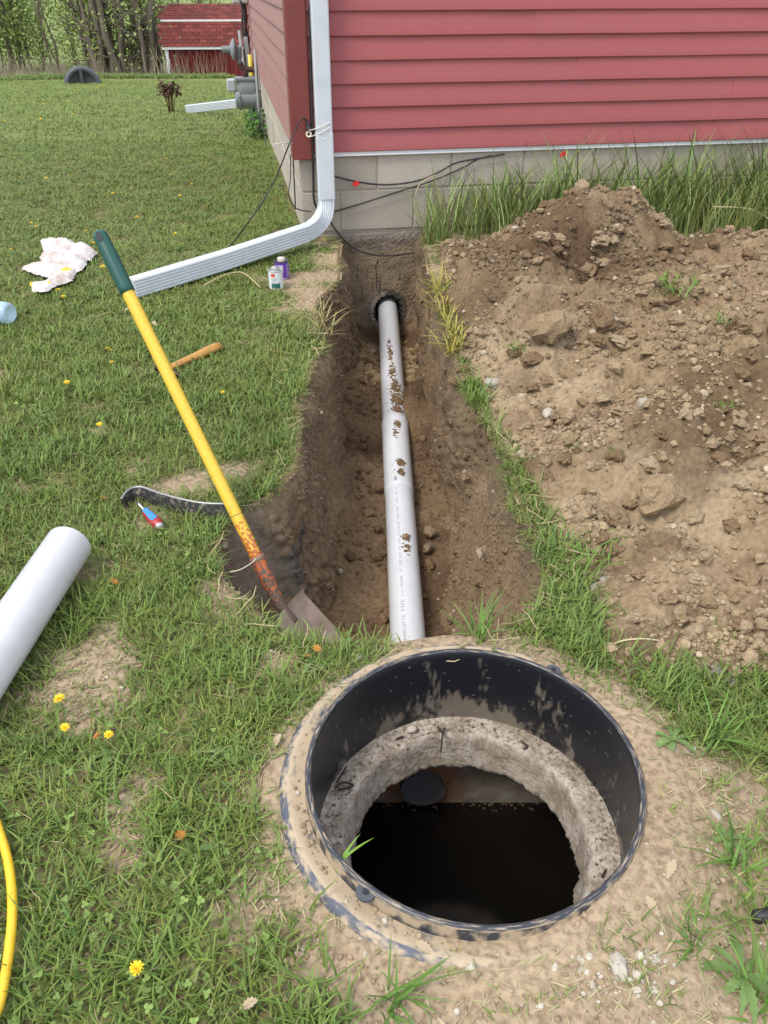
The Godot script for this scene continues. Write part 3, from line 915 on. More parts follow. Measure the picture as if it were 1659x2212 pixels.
func build_pipes() -> void:
	var a := pipe_at(-4.72)
	var b := pipe_at(-1.405)
	var dir := (b - a).normalized()
	var t := thing("sewer_pipe", "white plastic sewer pipe running along the trench into the house foundation", "pipe", a)
	var L := a.distance_to(b)
	var q := Basis(Quaternion(Vector3.UP, dir))
	var R := 0.0572
	# a sleeve joins two lengths
	var s1 := (pipe_at(-3.27) - a).length()
	var s2 := (pipe_at(-2.72) - a).length()
	part("pipe_length", lathe_mesh([Vector2(R, 0), Vector2(R, s1 + 0.03)], 48), M.pvc, t, Transform3D(q, Vector3.ZERO))
	part("sleeve", lathe_mesh([Vector2(R - 0.002, s1 - 0.004), Vector2(R + 0.0035, s1), Vector2(R + 0.0045, s1 + 0.004), Vector2(R + 0.0045, s1 + 0.05), Vector2(R + 0.003, s1 + 0.056), Vector2(R + 0.0022, s2 - 0.01), Vector2(R + 0.0015, s2), Vector2(R - 0.002, s2 + 0.004)], 48), M.pvc, t, Transform3D(q, Vector3.ZERO))
	part("pipe_length", lathe_mesh([Vector2(R, s2 - 0.03), Vector2(R, L)], 48), M.pvc, t, Transform3D(q, Vector3.ZERO))
	# printing along the crown, a little to the left
	var font := SystemFont.new()
	font.font_names = PackedStringArray(["Droid Sans Mono"])
	var crown := dir.cross(Vector3.RIGHT).normalized()
	if crown.y < 0: crown = -crown
	var ang := deg_to_rad(13)
	var right := dir.cross(crown).normalized()
	if right.x < 0: right = -right
	var nrm := (crown * cos(ang) - right * sin(ang)).normalized()
	var back := -dir
	var upv := nrm.cross(back)
	for w in [["CHARLOTTE PIPE", -1.85, 0.0115, 0.0139], ["PVC-1120", -2.06, 0.0058, 0.0042], ["PVC04400B", -2.105, 0.0085, 0.0066], ["4\" IPS SCH 40 COEX CELLULAR CORE PVC", -2.185, 0.0088, 0.0105], ["ASTM F 891-16", -2.585, 0.0075, 0.008], ["NSF", -2.735, 0.011, 0.0095]]:
		var tm := TextMesh.new()
		tm.font = font; tm.text = w[0]; tm.font_size = 64; tm.pixel_size = 0.01; tm.depth = 0.02; tm.curve_step = 3.0
		tm.horizontal_alignment = HORIZONTAL_ALIGNMENT_LEFT
		tm.vertical_alignment = VERTICAL_ALIGNMENT_CENTER
		var bb := tm.get_aabb()
		var want: float = w[3] * (w[0] as String).length()
		var sx := want / maxf(bb.size.x, 0.001)
		var sy: float = w[2] / maxf(bb.size.y, 0.001)
		var p := pipe_at(w[1]) - a + nrm * (R + 0.0001)
		if w[0] == "NSF": p += nrm * 0.004
		part("printing", tm, M.print, t, Transform3D(Basis(back * sx, upv * sy, nrm * 0.012), p - back * bb.position.x * sx))
	# soil lying on the pipe
	var rk := rock_mesh(330, 0.3, 0.8, 0, false)
	var xf := []
	var cs := []
	for s in [[-3.98, 0.10, 0.012, 60, -0.006], [-3.86, 0.08, 0.014, 110, -0.004], [-3.68, 0.09, 0.018, 150, 0.0], [-3.52, 0.09, 0.028, 300, 0.008], [-3.40, 0.07, 0.036, 420, 0.016], [-3.30, 0.035, 0.03, 180, 0.012], [-3.17, 0.03, 0.014, 130, 0.006], [-3.10, 0.07, 0.016, 40, 0.0], [-2.86, 0.024, 0.018, 170, 0.01], [-2.79, 0.03, 0.018, 45, 0.012], [-2.375, 0.02, 0.012, 150, 0.012], [-2.315, 0.04, 0.016, 40, 0.012]]:
		for k in int(s[3] * 0.5):
			var g0 := rng.randfn(0.0, 0.55)
			var g1 := rng.randfn(0.0, 0.55)
			var z: float = s[0] + g0 * s[1]
			var off: float = s[4] + g1 * s[2]
			if absf(off) > 0.05: continue
			var core := exp(-(g0 * g0 + g1 * g1) * 1.6)
			var sz := 0.0025 + (0.003 + 0.012 * core) * pow(rng.randf(), 1.4)
			var rad := R + (0.0025 if z > -3.27 and z < -2.72 else 0.0)
			var ph := off / R
			var p := pipe_at(z) + (crown * cos(ph) + right * sin(ph)) * (rad + sz * 0.12)
			xf.push_back(rx(p, rng.randf() * TAU, Vector3(sz, sz * 0.55, sz) * 1.5, rng.randf() * 0.4, rng.randf() * TAU))
			cs.push_back(Color(0.18, 0.115, 0.065) * rng.randf_range(0.8, 1.5) if rng.randf() < 0.95 else Color(0.33, 0.24, 0.14))
	stuff("pipe_soil", rk, M.clod, xf, cs, "crumbs of brown soil scattered along the top of the trench pipe", "soil")

	# loose length on the lawn
	var e := on_y(151, 1180, 0.075)
	var far := on_y(-60, 1500, 0.06)
	e.y = gh(e.x, e.z) + R + 0.02
	far.y = gh(far.x, far.z) + R + 0.012
	var d2 := (far - e).normalized()
	var t2 := thing("loose_pipe", "length of white plastic pipe lying loose on the grass", "pipe", e)
	part("pipe_shell", lathe_mesh([Vector2(0.0515, 1.15), Vector2(0.0515, 0.002), Vector2(0.0525, 0), Vector2(R - 0.001, 0.0), Vector2(R, 0.002), Vector2(R, 1.15)], 56), M.pvc, t2, Transform3D(Basis(Quaternion(Vector3.UP, d2)), Vector3.ZERO))

	# yellow hose
	var hp := []
	for w in [[-60, 1690], [-20, 1750], [3, 1810], [17, 1860], [25, 1920], [26, 1985], [20, 2050], [11, 2110], [-2, 2170], [-30, 2230]]: hp.push_back(on_ground(w[0], w[1], 0.03))
	var h := part("air_hose", tube_mesh(smooth_path(hp, 8), 0.0078, 14), M.yellow)
	tag(h, "bright yellow rubber hose curving over the grass", "hose")
	M.yellow.albedo_texture = noise_tex(256, fast(91, 0.02, 4), [[0, Color(0.7, 0.6, 0.5)], [0.35, Color(0.95, 0.93, 0.9)], [1, Color(1, 1, 1)]])
	triplanar(M.yellow, 5.0)

# ---------------------------------------------------------------- house
func build_house() -> void:
	var H := house
	# foundation: block courses with recessed mortar
	var f := Node3D.new()
	f.name = "foundation"
	H.add_child(f)
	part("mortar", box_mesh(Vector3(0.008, 0.13, -5.99), Vector3(8.99, 0.556, -0.008)), M.mortar, f)
	part("footing", box_mesh(Vector3(0.01, -0.75, -5.98), Vector3(8.98, 0.129, -0.1)), M.mortar, f)
	part("footing", box_mesh(Vector3(0.004, -0.3, -5.98), Vector3(0.1, 0.1295, -0.001)), M.mortar, f)
	var bm := []
	for k in 4:
		var m: StandardMaterial3D = M.block.duplicate()
		m.albedo_color = lin(0.52 + 0.035 * (k - 1.5), 0.465 + 0.032 * (k - 1.5), 0.39 + 0.03 * (k - 1.5))
		bm.push_back(m)
	var rows := [[0.350, 0.548, 0.406], [0.139, 0.341, 0.203]]
	for ri in 2:
		var r: Array = rows[ri]
		var x := 0.0
		var nx: float = r[2] + 0.0
		while x < 3.6:
			part("block", box_mesh(Vector3(x + (0.005 if x > 0 else 0.0), r[0], -0.1), Vector3(nx - 0.005, r[1], 0.0), 0.003), bm[rng.randi() % 4], f)
			x = nx; nx += 0.406
		# the side face; the corner block is shared with the front
		var z := 0.1 if ri == 0 else 0.1
		var nz := 0.203 if ri == 0 else 0.406
		while z < 5.9:
			part("block", box_mesh(Vector3(0.0, r[0], -minf(nz, 5.98) + 0.005), Vector3(0.1, r[1], -z - (0.005 if z > 0.11 else 0.001)), 0.003), bm[rng.randi() % 4], f)
			z = nz; nz += 0.406
	# below the lawn the wall is coated and caked with soil
	var mb := MB.new()
	var dn := fast(101, 0.02, 4)
	var dn2 := fast(102, 0.07, 3)
	var hole := H.transform.affine_inverse() * pipe_at(-4.555)
	var cols := 210
	var rws := 210
	for j in rws + 1:
		for k in cols + 1:
			var x := lerpf(0.05, 0.85, float(k) / cols)
			var y := lerpf(-0.6, 0.134, float(j) / rws)
			var col := Color(0.37, 0.285, 0.195).lerp(Color(0.25, 0.185, 0.12), clampf(0.5 + 1.1 * dn.get_noise_2d(x * 300, y * 300), 0, 1))
			# black tar band and runs
			var band := smoothstep(0.0, 0.06, y + 0.04 * dn.get_noise_2d(x * 500, 1.0))
			col = col.lerp(Color(0.11, 0.1, 0.09), 0.75 * band * clampf(0.7 + 1.2 * dn2.get_noise_2d(x * 500, y * 500), 0, 1))
			if y > 0.085 + 0.02 * dn2.get_noise_2d(x * 400, 9.0): col = col.lerp(Color(0.40, 0.36, 0.31), 0.55)
			# dark cracks and root marks down the face
			for q in [[0.40, -0.02, -0.20, 0.006], [0.415, -0.12, -0.24, 0.006], [0.29, -0.04, -0.15, 0.004], [0.345, -0.07, -0.13, 0.004], [0.31, -0.16, -0.26, 0.004], [0.375, -0.15, -0.22, 0.003], [0.53, -0.1, -0.16, 0.004]]:
				if y < q[1] and y > q[2] and absf(x - q[0] - 0.012 * dn.get_noise_2d(y * 500, q[0] * 900)) < q[3] * 0.6 * (0.5 + absf(dn2.get_noise_2d(y * 900, q[0] * 300)) * 2.0): col = Color(0.045, 0.038, 0.032)
			var z := 0.008 + 0.006 * dn.get_noise_2d(x * 300, y * 300) + 0.003 * dn2.get_noise_2d(x * 700, y * 700)
			if y > 0.12: z = minf(z, 0.006)
			var hd := Vector2(x - hole.x, (y - hole.y) * 0.9)
			var rr := hd.length() + 0.014 * dn2.get_noise_2d(x * 600, y * 600)
			if rr < 0.085:
				z = -0.09 if rr < 0.076 else 0.004
				col = Color(0.03, 0.028, 0.025)
			elif rr < 0.11 and hd.x < -0.01: col = col.lerp(Color(0.4, 0.38, 0.36), clampf(0.5 + 1.5 * dn2.get_noise_2d(x * 900, y * 900), 0, 1))
			elif rr < 0.115: col = col.lerp(Color(0.06, 0.055, 0.05), 0.8)
			mb.vert(Vector3(x, y, z), col)
	for j in rws:
		for k in cols:
			var a := j * (cols + 1) + k
			mb.quad(a, a + 1, a + cols + 2, a + cols + 1)
	part("buried_face", mb.mesh(), M.concrete, f)

	# siding: lap boards, each course its own board with an overlap joint
	var ch := 0.1035
	var y0 := 0.542
	var wf := Node3D.new()
	wf.name = "siding"
	H.add_child(wf)
	part("sheathing", box_mesh(Vector3(0.004, 0.557, -5.98), Vector3(8.98, 2.75, 0.010)), M.post, wf)
	var sides := []
	for k in 4:
		var m: StandardMaterial3D = M.siding.duplicate()
		var fd := 0.98 + 0.014 * k
		m.albedo_color = lin(0.36 * fd, 0.09 * fd + 0.003 * (k % 2), 0.092 * fd + 0.003 * (k % 2))
		sides.push_back(m)
	for k in 21:
		var y := y0 + k * ch
		# front: boards meet where a panel ends; a joint shows a thin step
		var joint: float = [1.9, 1.02, 2.35, 1.45, 2.7, 1.2, 0.95][k % 7] if k != 0 else 2.2
		var lap := func(xa: float, xb: float, out: float, along: int) -> ArrayMesh:
			var m := MB.new()
			var p := [Vector2(0.011, 0.004), Vector2(0.0265 + out, 0.0), Vector2(0.0285 + out, 0.0035), Vector2(0.0272 + out, 0.02), Vector2(0.0145 + out, ch + 0.004), Vector2(0.011, ch + 0.004)]
			var ends := []
			var cuts := maxi(2, int((xb - xa) / 0.12))
			for c in cuts + 1:
				var e := lerpf(xa, xb, float(c) / cuts)
				var wob := 0.0022 * n1.get_noise_2d(e * 90, y * 900 + along * 500)
				var bow := 0.0024 * n2.get_noise_2d(e * 110, y * 900 + along * 500)
				var ring := []
				for wi in p.size():
					var w: Vector2 = p[wi]
					var oy := wob if wi < 4 else 0.0
					var ox := bow if wi > 0 and wi < 5 else 0.0
					ring.push_back(Vector3(e, y + w.y + oy, w.x + ox) if along == 0 else Vector3(-w.x - ox, y + w.y + oy, -e))
				ends.push_back(ring)
			for c in cuts:
				for j in range(p.size() - 1):
					var i0 := m.vert(ends[c][j]); var i1 := m.vert(ends[c + 1][j]); var i2 := m.vert(ends[c + 1][j + 1]); var i3 := m.vert(ends[c][j + 1])
					if along == 0: m.quad(i0, i1, i2, i3)
					else: m.quad(i1, i0, i3, i2)
			ends = [ends[0], ends[-1]]
			for e in 2:
				var c0 := m.vert(ends[e][0])
				for j in range(1, p.size() - 1):
					var i1 := m.vert(ends[e][j]); var i2 := m.vert(ends[e][j + 1])
					if (e == 1) == (along == 0): m.tri(c0, i1, i2)
					else: m.tri(c0, i2, i1)
			return m.mesh(false)
		part("siding_board", lap.call(0.05, joint + 0.02, 0.0, 0), sides[rng.randi() % 4], wf)
		part("siding_board", lap.call(joint, 5.2, 0.0016, 0), sides[rng.randi() % 4], wf)
		var js: float = [1.3, 2.9, 0.75, 2.2, 1.7, 3.3][k % 6]
		part("siding_board", lap.call(0.05, js + 0.02, 0.0, 1), M.greyish, wf)
		part("siding_board", lap.call(js, 5.96, 0.0012, 1), M.greyish, wf)
	# white starter strip under the first board
	var mbt := MB.new()
	box(mbt, Vector3(0.06, 0.520, 0.006), Vector3(5.2, 0.529, 0.020), 0.002)
	box(mbt, Vector3(0.06, 0.529, 0.006), Vector3(5.2, 0.5425, 0.0145), 0.002)
	part("starter_strip", mbt.mesh(false), M.trim, H)
	part("corner_post", box_mesh(Vector3(-0.040, 0.512, -0.075), Vector3(0.062, 2.75, 0.037), 0.004), M.post, H)
	part("corner_post", box_mesh(Vector3(-0.038, 0.53, -6.01), Vector3(0.04, 2.75, -5.94), 0.004), M.post, H)
	# roof over the walls, above the picture
	mbt = MB.new()
	for s in [-1.0, 1.0]:
		box(mbt, Vector3(-2.6 if s < 0 else -2.6, -0.08, -6.2), Vector3(2.6, 0.02, 0.12), 0.0, Color.WHITE, Transform3D(Basis(Vector3.BACK, -0.39 * s), Vector3(4.5 + 2.25 * s, 3.62, 0)))
	part("roof", mbt.mesh(false), mat(0.12, 0.10, 0.09, 0.9), H)

func build_downspouts() -> void:
	var B := house.transform.basis
	var u := B.x
	var out := B.z
	var org := house.transform * Vector3(0.122, 0, 0.078)
	var t := thing("downspout", "white metal downspout on the front corner with its outlet arm over the lawn", "downspout", org)
	var prof := func(w: float, d: float, ribs: bool) -> Array:
		# (a across, b outwards), round corners, ribs pressed into the outer face
		var p := []
		var r := 0.009
		for cnr in [[w / 2 - r, d / 2 - r, 0.0], [-w / 2 + r, d / 2 - r, PI / 2], [-w / 2 + r, -d / 2 + r, PI], [w / 2 - r, -d / 2 + r, PI * 1.5]]:
			for k in 4:
				var g: float = cnr[2] + PI / 2 * k / 3.0
				p.push_back(Vector2(cnr[0] + cos(g) * r, cnr[1] + sin(g) * r))
			if ribs and cnr[2] == 0.0:
				for k in 5:
					var c: float = lerpf(w / 2 - 0.016, -w / 2 + 0.016, k / 4.0)
					p.push_back(Vector2(c + 0.0045, d / 2)); p.push_back(Vector2(c + 0.002, d / 2 - 0.0045)); p.push_back(Vector2(c - 0.002, d / 2 - 0.0045)); p.push_back(Vector2(c - 0.0045, d / 2))
		return p
	var flip := func(p: Array) -> Array:
		var q := p.duplicate(); q.reverse(); return q
	var W := 0.083
	var D := 0.060
	var mb := MB.new()
	# a x b = direction: across x outwards points down
	var dn := u.cross(out)
	var A := u if dn.y < 0 else -u
	var pu: Array = prof.call(W, D, false)
	sweep(mb, [Vector3(0, 2.7, 0), Vector3(0, 0.60, 0)], [A, A], [out, out], pu)
	part("upper_pipe", mb.mesh(false), M.gutter, t)
	mb = MB.new()
	sweep(mb, [Vector3(0, 0.645, 0), Vector3(0, 0.64, 0), Vector3(0, 0.33, 0)], [A, A, A], [out, out, out], prof.call(W + 0.005, D + 0.005, false))
	part("lower_sleeve", mb.mesh(false), M.gutter, t)
	# elbow then the ribbed arm
	var e0 := Vector3(0, 0.335, 0)
	var end := on_y(285, 622, 0.135) - org
	var knee := on_y(652, 506, 0.195) - org
	var ad := (end - knee).normalized()
	var bend := []
	for k in 13:
		var s := k / 12.0
		var c1 := Vector3(0, 0.225, 0)
		var p := e0.bezier_interpolate(c1, knee - ad * 0.10, knee, s)
		bend.push_back(p)
	var bout := (out - ad * out.dot(ad)).normalized()
	var across := []
	var outs := []
	var scl := []
	for k in 13:
		var s := k / 12.0
		var d: Vector3 = (bend[mini(k + 1, 12)] - bend[maxi(k - 1, 0)]).normalized()
		var o := (out.lerp(bout, s)); o = (o - d * o.dot(d)).normalized()
		outs.push_back(o); across.push_back(o.cross(d).normalized())
		scl.push_back(1.0 + (0.035 if k % 2 == 0 and k > 2 else 0.0))
	mb = MB.new()
	var pr: Array = prof.call(W, D, true)
	sweep(mb, bend, across, outs, pr, true, Color.WHITE, scl)
	part("elbow", mb.mesh(false), M.gutter, t)
	mb = MB.new()
	var ab := bout.cross(ad).normalized()
	sweep(mb, [knee - ad * 0.02, knee, knee.lerp(end, 0.5) + Vector3(0, -0.006, 0), end], [ab, ab, ab, ab], [bout, bout, bout, bout], prof.call(W + 0.004, D + 0.003, true))
	part("outlet_arm", mb.mesh(false), M.gutter, t)
	for q in [[836, 0.66], [836, 0.62]]:
		part("rivet", lathe_mesh([Vector2(0.004, 0), Vector2(0.003, 0.002), Vector2(0, 0.0025)], 10), M.trim, t, Transform3D(Basis(Quaternion(Vector3.UP, out)), Vector3(0, q[1], 0) + out * (D / 2 + (0.0 if q[1] > 0.65 else 0.0027)) - u * 0.002))
	# second spout's arm, past the gas meter
	var g1 := on_ground(404, 236, 0.05)
	var g2 := house.transform * Vector3(0.07, gh(-1.4, -10.4) + 0.17, -6.08)
	var t2 := thing("far_downspout", "white ribbed outlet arm of the downspout behind the gas meter", "downspout", g1)
	var d2 := (g2 - g1).normalized()
	var b2 := (CAM - g1); b2.y *= 0.4
	b2 = (b2 - d2 * b2.dot(d2)).normalized()
	var a2 := b2.cross(d2).normalized()
	mb = MB.new()
	sweep(mb, [Vector3.ZERO, g2 - g1], [a2, a2], [b2, b2], prof.call(W + 0.01, D, true))
	part("outlet_arm", mb.mesh(false), M.gutter, t2)
	mb = MB.new()
	var e := g2 - g1
	sweep(mb, [e + Vector3(0, -0.05, 0), e + Vector3(0, 1.9, 0)], [b2.cross(Vector3.UP), b2.cross(Vector3.UP)], [b2, b2], prof.call(W, D, false))
	part("upper_pipe", mb.mesh(false), M.gutter, t2)

# ---------------------------------------------------------------- things on the house
func build_cables() -> void:
	var w := func(q: Array, off := 0.02) -> Array:
		var p := []
		for k in q: p.push_back(on_wall(k[0], k[1], k[2] if k.size() > 2 else off))
		return smooth_path(p, 6)
	var c := part("coax_cable", tube_mesh(w.call([[700, 372], [735, 384], [780, 394], [830, 399], [880, 395], [920, 385], [955, 368], [985, 352], [1030, 343], [1090, 333]]), 0.0045, 8), M.cable)
	tag(c, "black cable sagging across the blocks just under the siding", "cable")
	c = part("coax_cable", tube_mesh(w.call([[690, 462], [725, 456], [780, 440], [830, 424], [880, 408], [940, 388], [1000, 362], [1030, 345], [1060, 336]]), 0.004, 8), M.cable)
	tag(c, "black cable rising straight from behind the downspout elbow to the siding", "cable")
	c = part("coax_cable", tube_mesh(w.call([[690, 440, 0.03], [705, 462, 0.03], [722, 492, 0.03], [745, 520, 0.035], [775, 541, 0.045], [810, 551, 0.05], [850, 552, 0.05], [890, 547, 0.04], [935, 541, 0.03]]), 0.0042, 8), M.cable)
	tag(c, "black cable drooping into the head of the trench", "cable")
	c = part("coax_cable", tube_mesh(w.call([[668, 0, 0.046], [671, 120, 0.046], [674, 240, 0.046], [676, 330, 0.046], [677, 390, 0.03], [680, 440, 0.03], [700, 468, 0.03]]), 0.006, 8), M.cable)
	tag(c, "black cable running straight up beside the red corner post", "cable")
	# the cable with its plug, held by a white tie
	var plug_a := on_wall(662, 260, 0.06)
	var plug_b := on_wall(670, 286, 0.055)
	var p := [plug_a, on_wall(655, 256, 0.075), on_wall(646, 264, 0.085), on_wall(635, 290, 0.09), on_wall(622, 318, 0.12)]
	for q in [[606, 360, 4.25], [590, 395, 4.2], [565, 440, 4.1], [540, 475, 4.0]]: p.push_back(at(q[0], q[1], q[2]))
	p.push_back(on_ground(508, 518, 0.03)); p.push_back(on_ground(490, 537, 0.012))
	var t := thing("plugged_cable", "thin black cable with a threaded plug looping from the corner post down to the lawn", "cable", plug_a)
	for k in p.size(): p[k] -= plug_a
	part("cord", tube_mesh(smooth_path(p, 6), 0.0036, 8), M.cable, t)
	var pd := plug_b - plug_a
	part("plug", tube_mesh([Vector3.ZERO, pd * 0.25, pd * 0.3, pd * 0.62, pd * 0.63, pd * 0.85, pd * 0.86, pd], [0.005, 0.009, 0.011, 0.012, 0.0155, 0.0155, 0.012, 0.012], 16), M.rubber, t)
	# two cables down the side of the corner
	c = part("ground_wire", tube_mesh(smooth_path([on_wall(627, 335, 0.02), on_wall(628, 380, 0.02), on_wall(624, 420, 0.06), on_wall(640, 450, 0.05), on_wall(672, 457, 0.04)], 6), 0.003, 6), M.cable)
	tag(c, "thin black wire hanging down round the foundation corner", "wire")
	c = part("ground_wire", tube_mesh(smooth_path([on_wall(633, 345, 0.01), on_wall(636, 400, 0.005), on_wall(638, 452, 0.005)], 4), 0.004, 6), M.cable)
	tag(c, "stiff black wire running straight down the foundation corner", "wire")
	# white tie and its washer round the spout
	var ring := on_wall(667, 290, 0.066)
	t = thing("tie_cord", "white tie cord with a round washer wrapped about the downspout", "cord", ring)
	var tm := TorusMesh.new()
	tm.inner_radius = 0.0075; tm.outer_radius = 0.0155; tm.rings = 24; tm.ring_segments = 10
	var cream := mat(0.75, 0.71, 0.6, 0.5)
	part("washer", tm, cream, t, Transform3D(Basis(Vector3.RIGHT, deg_to_rad(80)), Vector3.ZERO))
	for q in [[[667, 282], [685, 277], [712, 265]], [[669, 296], [690, 288], [712, 276]]]:
		var pp := []
		for k in 3: pp.push_back(on_wall(q[k][0], q[k][1], [0.07, 0.113, 0.108][k]) - ring)
		pp.push_back(on_wall(q[2][0] + 3, q[2][1] - 1, 0.075) - ring)
		part("strand", tube_mesh(smooth_path(pp, 4), 0.0021, 6), cream, t)
	var stick := part("zip_tie", tube_mesh([on_wall(590, 312, 0.25), on_wall(610, 309, 0.2), on_wall(633, 309, 0.05)], 0.0022, 5), cream)
	tag(stick, "white zip tie end sticking out from the house corner", "zip tie")
	# red marker tags
	var red := mat(0.75, 0.02, 0.03, 0.5)
	for q in [[769, 397, "small red tag clipped on the sagging black cable"], [1216, 333, "small red tag caught in the grass under the siding"]]:
		var o := on_wall(q[0], q[1], 0.03)
		var mb := MB.new()
		box(mb, Vector3(-0.017, -0.011, -0.001), Vector3(0.017, 0.011, 0.001), 0.0008)
		var f := part("marker_tag", mb.mesh(false), red, self, Transform3D(Basis(Vector3(0, 1, 0), 0.3) * Basis(Vector3(0, 0, 1), 0.35), o))
		tag(f, q[2], "tag")

func build_meter() -> void:
	var S := 4.62                       # metres along the side wall
	var org := house.transform * Vector3(-0.13, 0, -S)
	org.y = gh(org.x, org.z)
	var t := thing("gas_meter", "grey gas meter with regulator and rusty pipes on the side wall", "gas meter", org, "", deg_to_rad(10))
	# heights are over this base; local x runs towards the wall
	var top := at(540, 163, 8.05).y - org.y
	var bot := at(540, 240, 8.05).y - org.y
	var h := top - bot
	var mb := MB.new()
	# upper case, tapering to the flange
	box(mb, Vector3(-0.115, top - 0.03, -0.08), Vector3(0.115, top, 0.08), 0.006)
	part("flange", mb.mesh(false), M.meter, t)
	mb = MB.new()
	var ra := func(w: float, d: float) -> Array:
		var p := []
		for k in 24:
			var g := TAU * k / 24
			p.push_back(Vector2(signf(cos(g)) * pow(absf(cos(g)), 0.45) * w, signf(sin(g)) * pow(absf(sin(g)), 0.45) * d))
		return p
	var Z := -Vector3.BACK
	sweep(mb, [Vector3(0, bot + h * 0.3, 0), Vector3(0, bot + h * 0.62, 0), Vector3(0, top - 0.03, 0)], [Vector3.BACK, Vector3.BACK, Vector3.BACK], [Vector3.RIGHT, Vector3.RIGHT, Vector3.RIGHT], ra.call(0.072, 0.1))
	part("body", mb.mesh(), M.meter, t)
	mb = MB.new()
	lathe(mb, [Vector2(0, -0.13), Vector2(0.07, -0.128), Vector2(0.085, -0.115), Vector2(0.087, -0.09), Vector2(0.098, -0.088), Vector2(0.098, -0.078), Vector2(0.087, -0.076), Vector2(0.087, 0.076), Vector2(0.098, 0.078), Vector2(0.098, 0.088), Vector2(0.087, 0.09), Vector2(0.085, 0.115), Vector2(0.07, 0.128), Vector2(0, 0.13)], 40)
	part("drum", mb.mesh(false), M.meter, t, Transform3D(Basis(Vector3.FORWARD, PI / 2), Vector3(0, bot + 0.10, 0)))
	for k in 6:
		for s in [-1, 1]:
			var g := TAU * k / 6 + 0.3
			part("bolt", lathe_mesh([Vector2(0.007, -0.012), Vector2(0.007, 0.012), Vector2(0, 0.012)], 6), M.meter, t, Transform3D(Basis(Vector3.FORWARD, PI / 2), Vector3(s * 0.083, bot + 0.10 + sin(g) * 0.097, cos(g) * 0.097)))
	mb = MB.new()
	box(mb, Vector3(-0.2, top - 0.125, -0.05), Vector3(-0.112, top - 0.015, 0.05), 0.012)
	part("index_box", mb.mesh(false), mat(0.42, 0.44, 0.46, 0.25), t)
	var ru: Material = M.rust
	part("stem_pipe", tube_mesh([Vector3(-0.01, top - 0.002, 0), Vector3(-0.01, top + 0.07, 0)], [0.026, 0.021], 14), ru, t)
	part("elbow", tube_mesh(smooth_path([Vector3(-0.045, top + 0.12, 0), Vector3(-0.035, top + 0.085, 0), Vector3(-0.005, top + 0.068, 0), Vector3(0.06, top + 0.062, 0)], 5), 0.027, 14), ru, t)
	part("cross_pipe", tube_mesh([Vector3(0.05, top + 0.062, 0), Vector3(0.12, top + 0.06, 0.02), Vector3(0.125, top + 0.06, 0.02), Vector3(0.18, top + 0.058, 0.03)], [0.022, 0.022, 0.027, 0.027], 14), ru, t)
	part("nipple", tube_mesh([Vector3(-0.045, top + 0.11, 0), Vector3(-0.05, top + 0.13, 0), Vector3(-0.052, top + 0.14, 0), Vector3(-0.054, top + 0.17, 0)], [0.021, 0.024, 0.02, 0.022], 12), M.meter, t)
	mb = MB.new()
	lathe(mb, [Vector2(0, -0.032), Vector2(0.06, -0.03), Vector2(0.088, -0.012), Vector2(0.094, -0.006), Vector2(0.094, 0.006), Vector2(0.085, 0.014), Vector2(0.045, 0.034), Vector2(0.032, 0.036), Vector2(0.03, 0.11), Vector2(0.022, 0.115), Vector2(0, 0.115)], 32)
	part("regulator", mb.mesh(false), M.meter, t, Transform3D(Basis(Vector3.BACK, deg_to_rad(88)) , Vector3(-0.10, top + 0.235, 0)))
	mb = MB.new()
	box(mb, Vector3(-0.08, top + 0.16, -0.035), Vector3(-0.025, top + 0.27, 0.035), 0.014)
	part("regulator_body", mb.mesh(false), M.meter, t)
	part("yellow_sleeve", tube_mesh([Vector3(0.06, bot + 0.05, -0.3), Vector3(0.06, top + 0.17, -0.3)], 0.022, 12), mat(0.7, 0.55, 0.08, 0.6), t)
	part("supply_pipe", tube_mesh([Vector3(0.05, -0.03, -0.3), Vector3(0.05, bot + 0.06, -0.3)], 0.02, 12), M.meter, t)
	part("support_pipe", tube_mesh([Vector3(0.04, -0.05, 0.02), Vector3(0.04, bot + 0.02, 0.02)], 0.013, 8), M.black, t)
	# conduits up the wall
	var g := mat(0.28, 0.29, 0.29, 0.6)
	var wl := func(x: float, y: float, s: float) -> Vector3:
		var q := house.transform * Vector3(x, 0, -s)
		return Vector3(q.x, y, q.z)
	var c := part("conduit", tube_mesh([wl.call(-0.06, -0.05, 3.95), wl.call(-0.05, 0.75, 3.95)], 0.013, 12), g)
	tag(c, "slim grey conduit standing before the side foundation near the meter", "conduit")
	for q in [[-0.15, 5.2, 0.84, 0.016, "grey conduit rising behind the gas meter, the shorter of two"], [-0.09, 5.25, 0.78, 0.022, "wide grey conduit rising behind the gas meter beside the black cables"]]:
		c = part("conduit", tube_mesh([wl.call(q[0] + 0.05, -0.1, q[1]), wl.call(q[0], q[2], q[1])], q[3], 12), g)
		tag(c, q[4], "conduit")
	var bx := thing("service_box", "grey service box on the side wall above the black cables", "box", wl.call(-0.09, 1.07, 5.5), "", deg_to_rad(10))
	part("case", box_mesh(Vector3(-0.10, 0, -0.15), Vector3(0.06, 0.4, 0.15), 0.01), mat(0.45, 0.46, 0.47, 0.5), bx)
	for k in 4:
		var pts := []
		for j in 9:
			var y := 1.10 - j * 0.09
			pts.push_back(wl.call(-0.075 - 0.02 * (k % 2) + 0.015 * sin(j * 1.1 + k * 1.7), y, 5.45 - 0.05 * k + 0.03 * sin(j * 0.8 + k)))
		c = part("service_cable", tube_mesh(smooth_path(pts, 4), 0.011, 7), M.cable)
		tag(c, "thick black cable in the bunch hanging from the service box", "cable", "black cables below the service box")
